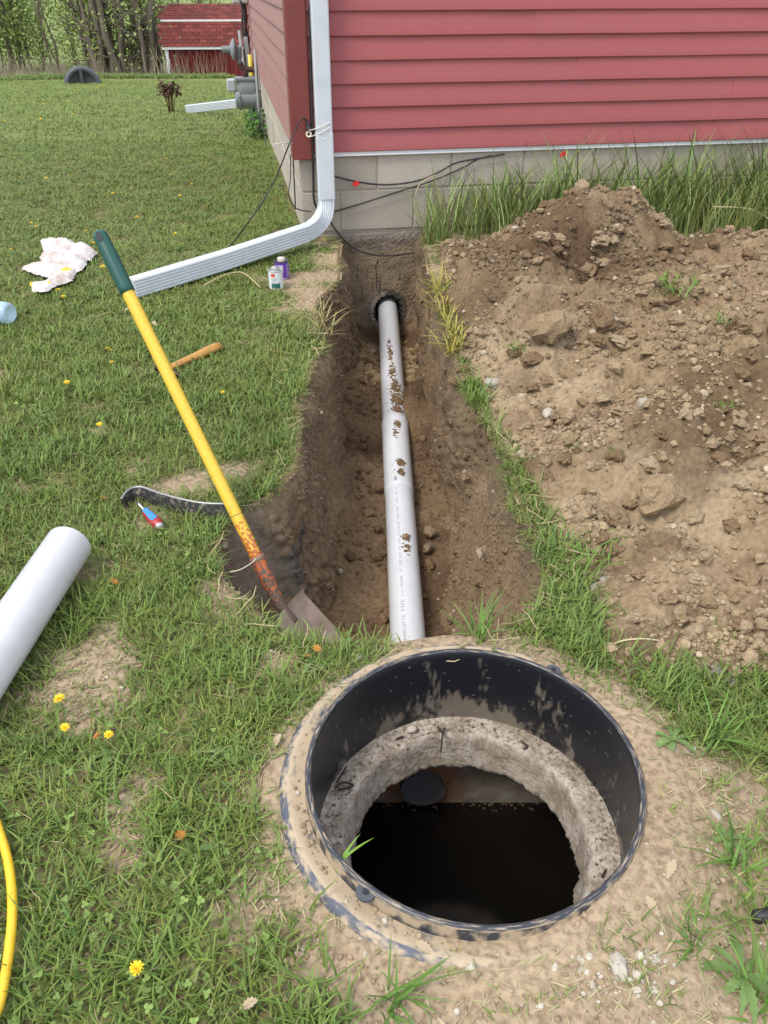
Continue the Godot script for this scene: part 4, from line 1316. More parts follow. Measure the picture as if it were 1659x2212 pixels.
	c = part("thin_wire", tube_mesh(smooth_path([wl.call(-0.05, 0.66, 3.6), wl.call(-0.06, 0.4, 3.5), wl.call(-0.05, 0.1, 3.0), wl.call(-0.04, -0.0, 2.6)], 5), 0.004, 6), M.cable)
	tag(c, "thin dark wire drooping along the side foundation", "wire")

# ---------------------------------------------------------------- tools and litter
func build_shovel() -> void:
	var foot := at(610, 1318, 2.26)
	var tip_top := at(214, 503, 2.20)
	var t := thing("spade", "spade with yellow shaft, green grip and rusty blade standing in the trench", "shovel", foot)
	var L := tip_top - foot
	var ax := L.normalized()
	# places along the shaft from the photo
	var ferrule := L * 0.13
	var grip0 := L * 0.845
	var worn := mat(1, 1, 1, 0.42)
	var img := Image.create(64, 1024, true, Image.FORMAT_RGB8)
	var n := fast(111, 0.05, 4)
	for y in 1024:
		for x in 64:
			var s := y / 1023.0
			var col := Color(0.68, 0.46, 0.045)
			var k := n.get_noise_2d(x * 2.0, y * 1.0)
			if k > 0.33: col = col.lerp(Color(0.5, 0.33, 0.05), 0.6)
			# orange paint flaking near the socket
			var o := clampf(1.0 - s / 0.16, 0, 1)
			if o > 0.0 and n.get_noise_2d(x * 3.0 + 500, y * 1.5) > 0.32 - o * 0.75: col = Color(0.46, 0.13, 0.035)
			if s > 0.17 and s < 0.173: col = Color(0.25, 0.16, 0.03)
			img.set_pixel(x, y, col.linear_to_srgb())
	img.generate_mipmaps()
	worn.albedo_texture = ImageTexture.create_from_image(img)
	var sp := []
	for k in 25: sp.push_back(ferrule.lerp(grip0 + ax * 0.03, k / 24.0))
	part("shaft", tube_mesh(sp, 0.0178, 20), worn, t)
	var green := mat(0.008, 0.07, 0.055, 0.4)
	var g := []
	var gr := []
	for k in 13:
		var s := k / 12.0
		g.push_back(grip0.lerp(L, s * 0.93)); gr.push_back(0.0205 + 0.0012 * sin(s * PI))
	for k in 6:
		var a := PI / 2 * (k + 1) / 6.0
		g.push_back(L * (0.845 + 0.155 * 0.93) + ax * 0.02 * sin(a)); gr.push_back(0.0205 * maxf(cos(a), 0.05))
	var gp := part("grip", tube_mesh(g, gr, 20), green, t)
	var toc := (CAM - tip_top).normalized()
	var side := (toc - ax * toc.dot(ax)).normalized()
	var hb := MB.new()
	lathe(hb, [Vector2(0.0105, 0.0), Vector2(0.0105, 0.0035), Vector2(0.0, 0.0035)], 16)
	part("hang_hole", hb.mesh(false), M.black, gp, Transform3D(Basis(ax.cross(side) , side, ax).orthonormalized().scaled_local(Vector3(0.8, 1, 1.35)), L - ax * 0.017 + side * 0.0185 + ax.cross(side) * -0.004))
	# socket: bends into the blade
	var bd := Vector3(0.66, -0.64, 0.3).normalized()
	var rm := mat(1, 1, 1, 0.7, 0.0)
	var ri := Image.create(64, 256, true, Image.FORMAT_RGB8)
	for y in 256:
		for x in 64:
			var s := y / 255.0
			var col := Color(0.075, 0.045, 0.035).lerp(Color(0.16, 0.11, 0.085), clampf(0.5 + n.get_noise_2d(x * 3.0, y * 3.0), 0, 1))
			if s > 0.35 and n.get_noise_2d(x * 2.0 + 900, y * 0.9) > 0.38 - (s - 0.35) * 0.9: col = Color(0.40, 0.105, 0.03)
			ri.set_pixel(x, y, col.linear_to_srgb())
	ri.generate_mipmaps()
	rm.albedo_texture = ImageTexture.create_from_image(ri)
	var sock := smooth_path([bd * 0.05, bd * 0.005 + ax * 0.012, ax * 0.05, ax * 0.10, ferrule + ax * 0.02], 5)
	var sr := []
	for k in sock.size(): sr.push_back(lerpf(0.0135, 0.0205, minf(1.0, k / (sock.size() * 0.75))))
	part("socket", tube_mesh(sock, sr, 18), rm, t)
	part("ferrule", tube_mesh([ferrule + ax * 0.004, ferrule + ax * 0.006, ferrule + ax * 0.017, ferrule + ax * 0.019], [0.0205, 0.0222, 0.0222, 0.019], 20), mat(0.2, 0.13, 0.09, 0.55), t)
	# blade, dished, its step at the top
	var across := (at(745, 1330, 2.2) - at(640, 1390, 2.1)).normalized()
	across = (Vector3(0.4, -0.05, -0.9) - bd * Vector3(0.4, -0.05, -0.9).dot(bd)).normalized()
	var nb := across.cross(bd).normalized()
	if nb.dot(CAM - foot) < 0: nb = -nb
	var mb := MB.new()
	var NU := 14
	var NV := 18
	for side_ in [1.0, -1.0]:
		for j in NV + 1:
			var v := j / float(NV)
			var half := 0.085 * (1.0 if v < 0.45 else sqrt(maxf(0.0, 1.0 - pow((v - 0.45) / 0.56, 2.2))))
			half = maxf(half, 0.004)
			for k in NU + 1:
				var s := k / float(NU) * 2.0 - 1.0
				var p: Vector3 = across * s * half + bd * (v * 0.27 + 0.0) + nb * (0.022 * s * s - 0.016 * exp(-pow(s / 0.22, 2.0)) * (1.0 - v) * -1.0 - 0.012 * v)
				if v == 0.0: p += nb * 0.012 * absf(s)
				mb.vert(p - nb * (0.001 if side_ < 0 else -0.001))
	var off := (NU + 1) * (NV + 1)
	for f in 2:
		for j in NV:
			for k in NU:
				var a := f * off + j * (NU + 1) + k
				var flip := (across.cross(bd).dot(nb) > 0) != (f == 1)
				if flip: mb.quad(a, a + 1, a + NU + 2, a + NU + 1)
				else: mb.quad(a, a + NU + 1, a + NU + 2, a + 1)
	var bl := mat(0.30, 0.235, 0.19, 0.75, 0.15)
	bl.albedo_texture = noise_tex(256, fast(112, 0.02, 4), [[0, Color(0.5, 0.45, 0.42)], [0.5, Color(0.85, 0.83, 0.8)], [1, Color(1, 1, 1)]])
	triplanar(bl, 4.0)
	part("blade", mb.mesh(), bl, t)

func build_tools() -> void:
	# hammer
	var a := on_ground(474, 747, 0.02)
	var b := on_ground(356, 799, 0.022)
	var t := thing("hammer", "claw hammer with orange wooden handle lying in the grass", "hammer", b)
	var d := a - b
	var wood := mat(0.52, 0.28, 0.07, 0.45)
	wood.albedo_texture = noise_tex(256, fast(121, 0.03, 4), [[0, Color(0.6, 0.5, 0.4)], [1, Color(1, 1, 1)]]); triplanar(wood, 6.0)
	var ax := d.normalized()
	var sd := ax.cross(Vector3.UP).normalized()
	var prof := []
	for k in 16:
		var g := TAU * k / 16
		prof.push_back(Vector2(cos(g) * 0.0195, sin(g) * 0.0145))
	var path := []
	var sc := []
	for k in 13:
		path.push_back(d * (k / 12.0)); sc.push_back([0.72, 0.75, 0.8, 0.85, 0.86, 0.88, 0.92, 1.0, 1.08, 1.14, 1.17, 1.13, 1.0][k])
	var A := []
	var Bv := []
	for k in 13:
		A.push_back(sd); Bv.push_back(ax.cross(sd).normalized())
	var mb := MB.new()
	sweep(mb, path, A, Bv, prof, true, Color.WHITE, sc)
	part("handle", mb.mesh(), wood, t)
	var hm := mat(0.10, 0.065, 0.05, 0.6, 0.6)
	var hd := sd
	part("head", tube_mesh([-hd * 0.055, -hd * 0.052, -hd * 0.035, -hd * 0.03, -hd * 0.014, hd * 0.014, hd * 0.03], [0.011, 0.0145, 0.0145, 0.011, 0.0145, 0.0145, 0.011], 14), hm, t)
	for s in [-1, 1]:
		part("claw", tube_mesh(smooth_path([hd * 0.02, hd * 0.045 + ax * 0.006 * s, hd * 0.07 + ax * 0.011 * s + Vector3(0, -0.008, 0), hd * 0.088 + ax * 0.013 * s + Vector3(0, -0.02, 0)], 4), [0.008, 0.008, 0.008, 0.008, 0.008, 0.007, 0.007, 0.006, 0.006, 0.005, 0.004, 0.003, 0.002], 8), hm, t)
	# wrecking bar, standing on its edge
	var bp := []
	for q in [[270, 1098, .0], [279, 1086, .0], [291, 1079, .0], [306, 1077, .0], [324, 1083, .0], [350, 1092, .0], [390, 1103, .0], [430, 1111, .0], [468, 1114, .0], [508, 1113, .0]]: bp.push_back(on_ground(q[0], q[1], 0.012))
	bp = smooth_path(bp, 4)
	var bo: Vector3 = bp[0]
	for k in bp.size(): bp[k] = bp[k] - bo
	t = thing("wrecking_bar", "flat black curved wrecking bar on edge in the grass", "pry bar", bo)
	mb = MB.new()
	A = []
	Bv = []
	for k in bp.size():
		var dd: Vector3 = (bp[mini(k + 1, bp.size() - 1)] - bp[maxi(k - 1, 0)]).normalized()
		var up := Vector3(0, 1, -0.35)
		up = (up - dd * up.dot(dd)).normalized()
		A.push_back(up); Bv.push_back(dd.cross(up).normalized())
	var rp := [Vector2(-0.004, -0.004), Vector2(0.033, -0.004), Vector2(0.0355, -0.002), Vector2(0.0355, 0.002), Vector2(0.033, 0.004), Vector2(-0.004, 0.004)]
	sweep(mb, bp, A, Bv, rp)
	var bm := mat(0.05, 0.05, 0.052, 0.42, 0.3)
	bm.albedo_color = Color.WHITE
	bm.albedo_texture = noise_tex(256, fast(122, 0.03, 5), [[0, Color(0.02, 0.02, 0.022)], [0.55, Color(0.04, 0.04, 0.042)], [0.7, Color(0.10, 0.09, 0.08)], [0.8, Color(0.3, 0.25, 0.18)], [1, Color(0.4, 0.33, 0.24)]])
	triplanar(bm, 5.0)
	part("bar", mb.mesh(false), bm, t)
	mb = MB.new()
	var top := []
	var tr := []
	for k in bp.size():
		top.push_back(bp[k] + A[k] * 0.0352); tr.push_back(0.0034)
	tube(mb, top, tr, 6)
	part("bright_edge", mb.mesh(), mat(0.32, 0.32, 0.31, 0.4, 0.6), t)
	# screwdriver
	var s0 := on_ground(297, 1086, 0.028)
	var s1 := on_ground(346, 1138, 0.017)
	t = thing("screwdriver", "short screwdriver with red and blue handle beside the wrecking bar", "screwdriver", s1)
	d = s0 - s1
	ax = d.normalized()
	var LL := d.length()
	var q4 := Basis(Quaternion(Vector3.UP, ax))
	var red := mat(0.36, 0.03, 0.035, 0.4)
	part("handle", lathe_mesh([Vector2(0.0125, 0.004), Vector2(0.0165, 0.012), Vector2(0.0172, 0.03), Vector2(0.0155, 0.048), Vector2(0.0132, 0.062), Vector2(0.0135, 0.072), Vector2(0.012, 0.082), Vector2(0.009, 0.086), Vector2(0.0, 0.0865)], 24), red, t, Transform3D(q4, Vector3.ZERO))
	part("end_cap", lathe_mesh([Vector2(0.0, -0.006), Vector2(0.008, -0.005), Vector2(0.0118, -0.001), Vector2(0.0128, 0.005)], 24), mat(0.45, 0.45, 0.45, 0.4, 0.5), t, Transform3D(q4, Vector3.ZERO))
	part("shank", tube_mesh([ax * 0.084, ax * 0.115, ax * 0.116, ax * LL], [0.0038, 0.0038, 0.0048, 0.0045], 10), M.steel, t)
	var up2 := (Vector3(-0.05, 1, 0.25) - ax * Vector3(-0.05, 1, 0.25).dot(ax)).normalized()
	var blue := mat(0.03, 0.22, 0.55, 0.5)
	mb = MB.new()
	for k in 11:
		var u := 0.022 + 0.062 * k / 10.0
		var rr := lerpf(0.0172, 0.0128, clampf((u - 0.03) / 0.04, 0, 1)) + 0.0008
		for j in 7:
			var g := deg_to_rad(lerpf(-38, 38, j / 6.0)) * (1.0 if k > 1 else 0.8)
			mb.vert(ax * u + (up2 * cos(g) + ax.cross(up2) * sin(g)) * rr)
	for k in 10:
		for j in 6:
			var i0 := k * 7 + j
			mb.quad(i0, i0 + 1, i0 + 8, i0 + 7)
	part("grip_inlay", mb.mesh(), blue, t)

func build_cans() -> void:
	for q in [[596, 627, 0.0335, 0.085, 0], [609, 606, 0.0335, 0.083, 1]]:
		var p := on_ground(q[0], q[1], 0.0)
		p.z -= 0.03
		p.y = gh(p.x, p.z) + 0.002
		var first: bool = q[4] == 0
		var t := thing("cement_can", "small white can with grey cap and green printed label" if first else "small purple can with dark lid behind the white can", "can", p, "", 0.9)
		var r: float = q[2]
		var h: float = q[3]
		var img := Image.create(256, 96, true, Image.FORMAT_RGB8)
		var cream := lin(0.66, 0.68, 0.70)
		if first:
			img.fill(cream)
			for s in 2:
				var o := s * 128
				img.fill_rect(Rect2i(o + 4, 8, 24, 20), lin(0.6, 0.09, 0.04))
				img.fill_rect(Rect2i(o + 4, 66, 52, 28), lin(0.02, 0.13, 0.11))
				img.fill_rect(Rect2i(o + 4, 60, 52, 6), lin(0.35, 0.42, 0.42))
				for k in 5: img.fill_rect(Rect2i(o + 6, 34 + k * 5, 40 - k * 5, 2), lin(0.2, 0.24, 0.24))
				for k in 14: img.fill_rect(Rect2i(o + 66, 10 + k * 6, 52, 1), lin(0.45, 0.47, 0.48))
		else:
			img.fill(lin(0.12, 0.035, 0.33))
			for s in 2:
				var o := s * 128
				img.fill_rect(Rect2i(o + 10, 14, 30, 40), lin(0.55, 0.5, 0.62))
				for k in 9: img.fill_rect(Rect2i(o + 58, 10 + k * 9, 44, 3), lin(0.5, 0.45, 0.65))
		img.generate_mipmaps()
		var lm := mat(1, 1, 1, 0.4)
		lm.albedo_texture = ImageTexture.create_from_image(img)
		var mb := MB.new()
		for k in 41:
			var g := TAU * k / 40
			mb.vert(Vector3(cos(g) * r, 0.004, sin(g) * r), Color.WHITE, Vector2(1.0 - k / 40.0, 1)); mb.vert(Vector3(cos(g) * r, h - 0.004, sin(g) * r), Color.WHITE, Vector2(1.0 - k / 40.0, 0))
		for k in 40: mb.quad(k * 2, k * 2 + 1, k * 2 + 3, k * 2 + 2)
		part("label_wrap", mb.mesh(), lm, t)
		var lid: Material = mat(0.42, 0.43, 0.42, 0.4, 0.6) if first else mat(0.03, 0.03, 0.035, 0.4)
		part("bottom_rim", lathe_mesh([Vector2(r, 0), Vector2(r + 0.0012, 0.001), Vector2(r + 0.0012, 0.004), Vector2(r - 0.001, 0.005)], 40), mat(0.45, 0.45, 0.45, 0.35, 0.7), t)
		part("top_lid", lathe_mesh([Vector2(r - 0.001, h - 0.005), Vector2(r + 0.0013, h - 0.003), Vector2(r + 0.0013, h), Vector2(r - 0.002, h + 0.0005), Vector2(r - 0.004, h - 0.003), Vector2(0.020, h - 0.001), Vector2(0.0, h - 0.001)], 40), lid, t)
		part("screw_cap", lathe_mesh([Vector2(0.0185, h - 0.002), Vector2(0.0185, h + 0.011), Vector2(0.0165, h + 0.0135), Vector2(0.0, h + 0.0135)], 28), mat(0.38, 0.38, 0.37, 0.45, 0.5) if first else mat(0.5, 0.45, 0.38, 0.7), t)

func build_cloth() -> void:
	var o2 := PackedVector2Array()
	for q in [[480, 280], [590, 282], [700, 285], [800, 310], [870, 270], [960, 350], [1080, 345], [1195, 430], [1120, 525], [1060, 530], [1065, 570], [1000, 650], [940, 660], [890, 770], [760, 815], [640, 860], [560, 920], [380, 915], [360, 800], [520, 800], [600, 750], [470, 710], [400, 700], [240, 630], [300, 600], [400, 575], [470, 570], [490, 530], [460, 490], [520, 430], [500, 360]]:
		var p := on_ground(q[0] * 0.177, 466.6 + q[1] * 0.177, 0.03)
		o2.push_back(Vector2(p.x, p.z))
	var lo := o2[0]
	var hi := o2[0]
	for p in o2:
		lo = lo.min(p); hi = hi.max(p)
	var mid := (lo + hi) * 0.5
	var base := Vector3(mid.x, gh(mid.x, mid.y), mid.y)
	var t := thing("work_glove", "crumpled dirty white cloth glove with yellow lining lying on the lawn", "glove", base)
	var st := 0.006
	var nx := int((hi.x - lo.x) / st) + 2
	var nz := int((hi.y - lo.y) / st) + 2
	var f1 := fast(131, 0.05, 2)
	var f2 := fast(132, 0.02, 3)
	var mb := MB.new()
	var id := {}
	for j in nz:
		for k in nx:
			var p := lo + Vector2(k, j) * st
			if not Geometry2D.is_point_in_polygon(p, o2): continue
			var e := 9.0
			for m in o2.size():
				e = minf(e, p.distance_to(Geometry2D.get_closest_point_to_segment(p, o2[m], o2[(m + 1) % o2.size()])))
			var fold := absf(f2.get_noise_2d(p.x * 110 + p.y * 90, p.y * 200 - p.x * 80)) + 0.3 * absf(f2.get_noise_2d(p.x * 420 + 90, p.y * 240 + 80))
			var h := 0.014 * smoothstep(0.0, 0.02, e) + 0.042 * smoothstep(0.0, 0.06, e) * fold + 0.006 * smoothstep(0.02, 0.12, e)
			var dirt := clampf(0.3 + 1.2 * f2.get_noise_2d(p.x * 400, p.y * 400) + 0.5 * f1.get_noise_2d(p.x * 900, p.y * 900), 0, 1)
			var col := Color(0.62, 0.585, 0.58).lerp(Color(0.40, 0.32, 0.26), dirt * 0.85)
			id[Vector2i(k, j)] = mb.vert(Vector3(p.x, gh(p.x, p.y) + 0.022 + h, p.y) - base, col)
	for j in nz:
		for k in nx:
			var a := Vector2i(k, j)
			if id.has(a) and id.has(a + Vector2i(0, 1)) and id.has(a + Vector2i(1, 1)) and id.has(a + Vector2i(1, 0)):
				mb.quad(id[a], id[a + Vector2i(0, 1)], id[a + Vector2i(1, 1)], id[a + Vector2i(1, 0)])
			elif id.has(a) and id.has(a + Vector2i(0, 1)) and id.has(a + Vector2i(1, 0)): mb.tri(id[a], id[a + Vector2i(0, 1)], id[a + Vector2i(1, 0)])
			elif id.has(a + Vector2i(1, 1)) and id.has(a + Vector2i(0, 1)) and id.has(a + Vector2i(1, 0)): mb.tri(id[a + Vector2i(1, 0)], id[a + Vector2i(0, 1)], id[a + Vector2i(1, 1)])
	# a skirt gives the sheet its thickness at the edge
	var cm := mat(1, 1, 1, 0.95, 0, true)
	cm.cull_mode = BaseMaterial3D.CULL_DISABLED
	cm.normal_enabled = true; cm.normal_texture = normal_tex(256, fast(133, 0.12, 3), 3.0); triplanar(cm, 9.0)
	part("fabric", mb.mesh(), cm, t)
	var ym := mat(0.72, 0.42, 0.05, 0.85)
	for q in [[[735, 672], [760, 640], [800, 622], [850, 628], [885, 652], [820, 668]], [[575, 805], [600, 800], [625, 806], [622, 822], [600, 826]], [[362, 808], [385, 800], [398, 840], [380, 860], [366, 850]]]:
		mb = MB.new()
		var c := Vector3.ZERO
		var pts := []
		for w in q:
			var p := on_ground(w[0] * 0.177, 466.6 + w[1] * 0.177, 0.085) - base
			pts.push_back(p); c += p / q.size()
		var m := mb.vert(c + Vector3(0, 0.008, 0))
		for p in pts: mb.vert(p)
		for k in pts.size(): mb.tri(m, 1 + (k + 1) % pts.size(), 1 + k)
		ym.cull_mode = BaseMaterial3D.CULL_DISABLED
		part("lining", mb.mesh(), ym, t)

func build_bottle() -> void:
	var p := on_ground(14, 708, 0.0)
	var r := 0.046
	p = Vector3(p.x, gh(p.x, p.z) + r + 0.012, p.z - 0.02)
	var t := thing("water_bottle", "clear bluish plastic water bottle lying on the grass", "bottle", p)
	var prof := [Vector2(0.0, 0.012), Vector2(0.02, 0.008), Vector2(0.03, 0.0), Vector2(0.038, 0.002), Vector2(0.044, 0.012)]
	for k in 9:
		prof.push_back(Vector2(r - (0.0025 if k % 2 == 0 else 0.0), 0.022 + k * 0.016))
	prof.append_array([Vector2(r, 0.175), Vector2(0.04, 0.20), Vector2(0.028, 0.235), Vector2(0.014, 0.26), Vector2(0.013, 0.275)])
	var m := mat(0.55, 0.75, 0.95, 0.08)
	m.albedo_color.a = 0.42
	m.transparency = BaseMaterial3D.TRANSPARENCY_ALPHA
	m.cull_mode = BaseMaterial3D.CULL_DISABLED
	var q := Basis(Quaternion(Vector3.UP, Vector3(-0.92, 0.02, -0.3).normalized()))
	part("bottle_shell", lathe_mesh(prof, 36), m, t, Transform3D(q, q.y * -0.03))
	part("cap", lathe_mesh([Vector2(0.0155, 0.262), Vector2(0.0155, 0.28), Vector2(0.0, 0.281)], 24), mat(0.05, 0.15, 0.5, 0.4), t, Transform3D(q, q.y * -0.03))
	var lb := mat(0.05, 0.1, 0.45, 0.4); lb.albedo_color.a = 0.6; lb.transparency = BaseMaterial3D.TRANSPARENCY_ALPHA
	part("printed_band", lathe_mesh([Vector2(r + 0.0006, 0.09), Vector2(r + 0.0006, 0.13)], 36), lb, t, Transform3D(q, q.y * -0.03))

# ---------------------------------------------------------------- plants
func blade(mb: MB, root: Vector3, yaw: float, len: float, wid: float, lean0: float, lean1: float, segs: int, col: Color) -> void:
	var out := Vector3(cos(yaw), 0, sin(yaw))
	var side := Vector3(-sin(yaw), 0, cos(yaw))
	var p := root
	var prev := -1
	for k in segs + 1:
		var t := float(k) / segs
		var w := wid * 0.5 * (1.0 - pow(t, 2.2)) * (0.75 + 0.5 * minf(t * 3.0, 1.0))
		if k == segs:
			var tip := mb.vert(p, col)
			mb.tri(prev, prev + 1, tip)
		else:
			var a := mb.vert(p - side * w, col)
			mb.vert(p + side * w, col)
			if prev >= 0: mb.quad(prev, prev + 1, a + 1, a)
			prev = a
		var ln := lerpf(lean0, lean1, t)
		p += (Vector3.UP * cos(ln) + out * sin(ln)) * len / segs

func clump(seed_: int, n: int, rad: float, l0: float, l1: float, w: float, lean: float, segs := 3) -> ArrayMesh:
	var r := RandomNumberGenerator.new()
	r.seed = seed_
	var mb := MB.new()
	for k in n:
		var a := r.randf() * TAU
		var d := rad * sqrt(r.randf())
		var b := r.randf_range(0.62, 1.3)
		var col := Color(b * r.randf_range(0.85, 1.25), b, b * r.randf_range(0.7, 1.1))
		if r.randf() < 0.16: col = Color(2.2, 1.4, 2.2) * b
		var ln := r.randf_range(0.1, lean)
		blade(mb, Vector3(cos(a) * d, -0.004, sin(a) * d), r.randf() * TAU, r.randf_range(l0, l1), w * r.randf_range(0.7, 1.3), ln, minf(ln + r.randf_range(0.3, 1.1), 1.9), segs, col)
	return mb.mesh()

func grass_ok(x: float, z: float) -> bool:
	if Vector2(x - RC.x, z - RC.y).length() < 0.365: return false
	if in_trench(x, z) or in_trench(x + 0.028, z) or in_trench(x - 0.028, z): return false
	if z > -6.5 and heap(x, z) > -0.002: return false
	return not in_house(x, z, -0.0)

func grass_tint() -> Color:
	var t := rng.randf()
	var c := Color(0.145, 0.222, 0.044).lerp(Color(0.245, 0.315, 0.074), t)
	return c * rng.randf_range(0.8, 1.15)

func build_lawn() -> void:
	var near := []
	for k in 5: near.push_back(clump(500 + k, 20, 0.036, 0.018, 0.046, 0.0025, 1.45))
	var longer := []
	for k in 3: longer.push_back(clump(520 + k, 14, 0.03, 0.03, 0.075, 0.0031, 1.15, 4))
	var xf := [[], [], [], [], []]
	var cs := [[], [], [], [], []]
	var lx := [[], [], []]
	var lc := [[], [], []]
	var place := func(x: float, z: float, s: float, tuft: float) -> void:
		var y := gh(x, z)
		var tone := 0.5 + 0.5 * n1.get_noise_2d(x * 70 + 33, z * 70)
		var col := grass_tint().lerp(Color(0.215, 0.25, 0.088), 0.55 * tone)
		var h: float = s * rng.randf_range(0.75, 1.25) * lerpf(1.0, 0.5, smoothstep(1.9, 4.2, -z))
		var q := rx(Vector3(x, y, z), rng.randf() * TAU, Vector3(s, h, s) * 1.1)
		if tuft > 0.0 and rng.randf() < tuft:
			var g := rng.randi() % 3
			lx[g].push_back(q); lc[g].push_back(col.lerp(Color(0.10, 0.195, 0.04), 0.45))
		else:
			var g := rng.randi() % 5
			xf[g].push_back(q); cs[g].push_back(col)
	# nearest lawn
	for k in 11500:
		var x := rng.randf_range(-1.35, 1.25)
		var z := rng.randf_range(-2.7, -0.3)
		if absf(x) > 0.62 * (-z) + 0.35: continue
		if not grass_ok(x, z): continue
		var b := bareness(x, z)
		if rng.randf() < smoothstep(0.2, 0.85, b) * 0.93: continue
		place.call(x, z, rng.randf_range(0.75, 1.2) * (0.65 if b > 0.7 else 1.0), 0.22 + 0.5 * smoothstep(0.1, 0.4, n2.get_noise_2d(x * 140 + 60, z * 140)))
	for k in 26000:
		var z := -rng.randf_range(2.6, 8.0)
		var x := rng.randf_range(-0.56 * -z - 0.3, minf(0.5, 0.6))
		if not grass_ok(x, z) or in_house(x, z, 0.03): continue
		if rng.randf() < bareness(x, z) * 1.0: continue
		place.call(x, z, rng.randf_range(0.8, 1.35), 0.12)
	for k in 20000:
		var z := -(7.5 + 16.5 * pow(rng.randf(), 0.75))
		var x := rng.randf_range(-0.56 * -z - 0.5, -0.11 * -z)
		if in_house(x, z, 0.05): continue
		place.call(x, z, rng.randf_range(1.4, 2.2), 0.0)
	# strip of longer grass along the trench edge
	for k in 1500:
		var q := trench_top[rng.randi() % (trench_top.size() - 2)]
		var x := q.x + rng.randfn(0, 0.03)
		var z := q.y + rng.randfn(0, 0.03)
		if in_trench(x, z) or in_trench(x + 0.03, z) or in_trench(x - 0.03, z) or Vector2(x - RC.x, z - RC.y).length() < 0.37: continue
		if z < -3.4 and rng.randf() < 0.6: continue
		if bareness(x, z) > 0.75 and rng.randf() < 0.7: continue
		place.call(x, z, rng.randf_range(0.8, 1.2), 0.4)
	# green strip between trench and heap
	for k in 200:
		var z := -rng.randf_range(1.3, 2.75)
		var x := lerpf(0.465, 0.335, smoothstep(1.5, 2.7, -z)) + rng.randfn(0, 0.022)
		if in_trench(x, z) or heap(x, z) > 0.03: continue
		place.call(x, z, rng.randf_range(0.8, 1.3), 0.5)
	for k in 330:
		var x := rng.randf_range(0.32, 1.0)
		var z := -1.32 + rng.randfn(0, 0.09) + 0.1 * (x - 0.6)
		if in_trench(x, z) or heap(x, z) > 0.03 or Vector2(x - RC.x, z - RC.y).length() < 0.44: continue
		place.call(x, z, rng.randf_range(0.9, 1.4), 0.6)
	for g in 5: stuff("lawn_grass", near[g], M.grass, xf[g], cs[g], "short mown green lawn grass around the trench", "grass")
	for g in 3: stuff("tufted_grass", longer[g], M.grass, lx[g], lc[g], "longer dark green tufts standing out of the mown lawn", "grass")
	# clover and small broad leaves
	var mb := MB.new()
	for k in 3:
		var a := TAU * k / 3
		var c := Vector3(cos(a), 0.12, sin(a)) * 0.006
		var m := mb.vert(c + Vector3(0, 0.001, 0))
		var f := mb.v.size()
		for j in 8:
			var g := TAU * j / 8
			mb.vert(c + Vector3(cos(g), 0.12 * cos(g - a), sin(g)) * 0.0056)
		for j in 8: mb.tri(m, f + (j + 1) % 8, f + j)
	var cl := []
	var cc := []
	for k in 1700:
		var x := rng.randf_range(-1.3, 0.3)
		var z := rng.randf_range(-2.6, -0.35)
		if n1.get_noise_2d(x * 120 + 200, z * 120) + 0.5 * n2.get_noise_2d(x * 400, z * 400) < 0.2 - 0.15 * smoothstep(-1.2, -0.6, z): continue
		if not grass_ok(x, z) or bareness(x, z) > 0.5: continue
		cl.push_back(rx(Vector3(x, gh(x, z) + rng.randf_range(0.012, 0.034), z), rng.randf() * TAU, Vector3.ONE * rng.randf_range(0.4, 0.8), rng.randf() * 0.8, rng.randf() * TAU))
		cc.push_back(Color(0.16, 0.235, 0.06) * rng.randf_range(0.75, 1.35))
	stuff("clover_leaves", mb.mesh(), M.grass, cl, cc, "small round clover leaves among the near lawn grass", "clover")
	# dead grass and straw litter
	var sm := []
	for k in 3:
		var r := RandomNumberGenerator.new()
		r.seed = 540 + k
		var m := MB.new()
		var p := [Vector3(-0.02, 0.001, 0)]
		for j in 4: p.push_back(p[-1] + Vector3(0.011, r.randf_range(-0.001, 0.003), r.randf_range(-0.004, 0.004)))
		tube(m, p, [0.0006, 0.0008, 0.0008, 0.0007, 0.0004], 4, false)
		sm.push_back(m.mesh())
	var sx := [[], [], []]
	var sc := [[], [], []]
	for k in 7500:
		var x := rng.randf_range(-1.3, 1.2)
		var z := rng.randf_range(-3.9, -0.35)
		if absf(x) > 0.6 * (-z) + 0.3: continue
		if in_trench(x, z) or Vector2(x - RC.x, z - RC.y).length() < 0.36: continue
		var b := bareness(x, z)
		var hh := maxf(heap(x, z), 0.0)
		if hh > 0.005 and rng.randf() < 0.9: continue
		if rng.randf() > 0.35 + b: continue
		var g := rng.randi() % 3
		sx[g].push_back(rx(Vector3(x, gh(x, z) + hh + rng.randf_range(0.001, 0.03) * (1.0 - b), z), rng.randf() * TAU, Vector3(1, 0.8, 0.8) * rng.randf_range(0.4, 1.3), rng.randf_range(-0.4, 0.4), rng.randf() * TAU))
		sc[g].push_back(Color(0.46, 0.38, 0.21).lerp(Color(0.3, 0.24, 0.13), rng.randf()))
	for k in 900:
		var q := trench_top[rng.randi() % (trench_top.size() - 2)]
		if q.y > -3.2 and rng.randf() < 0.75: continue
		var x := q.x + rng.randfn(0, 0.05) * (1.0 if q.x > 0 else 1.6)
		var z := q.y + rng.randfn(0, 0.03)
		if in_trench(x, z): continue
		var g := rng.randi() % 3
		sx[g].push_back(rx(Vector3(x, gh(x, z) + maxf(heap(x, z), 0.0) + rng.randf_range(0.005, 0.03), z), rng.randf() * TAU, Vector3.ONE * rng.randf_range(1.0, 2.4), rng.randf_range(-0.7, 0.7), rng.randf() * TAU))
		sc[g].push_back(Color(0.5, 0.41, 0.23).lerp(Color(0.33, 0.26, 0.14), rng.randf()))
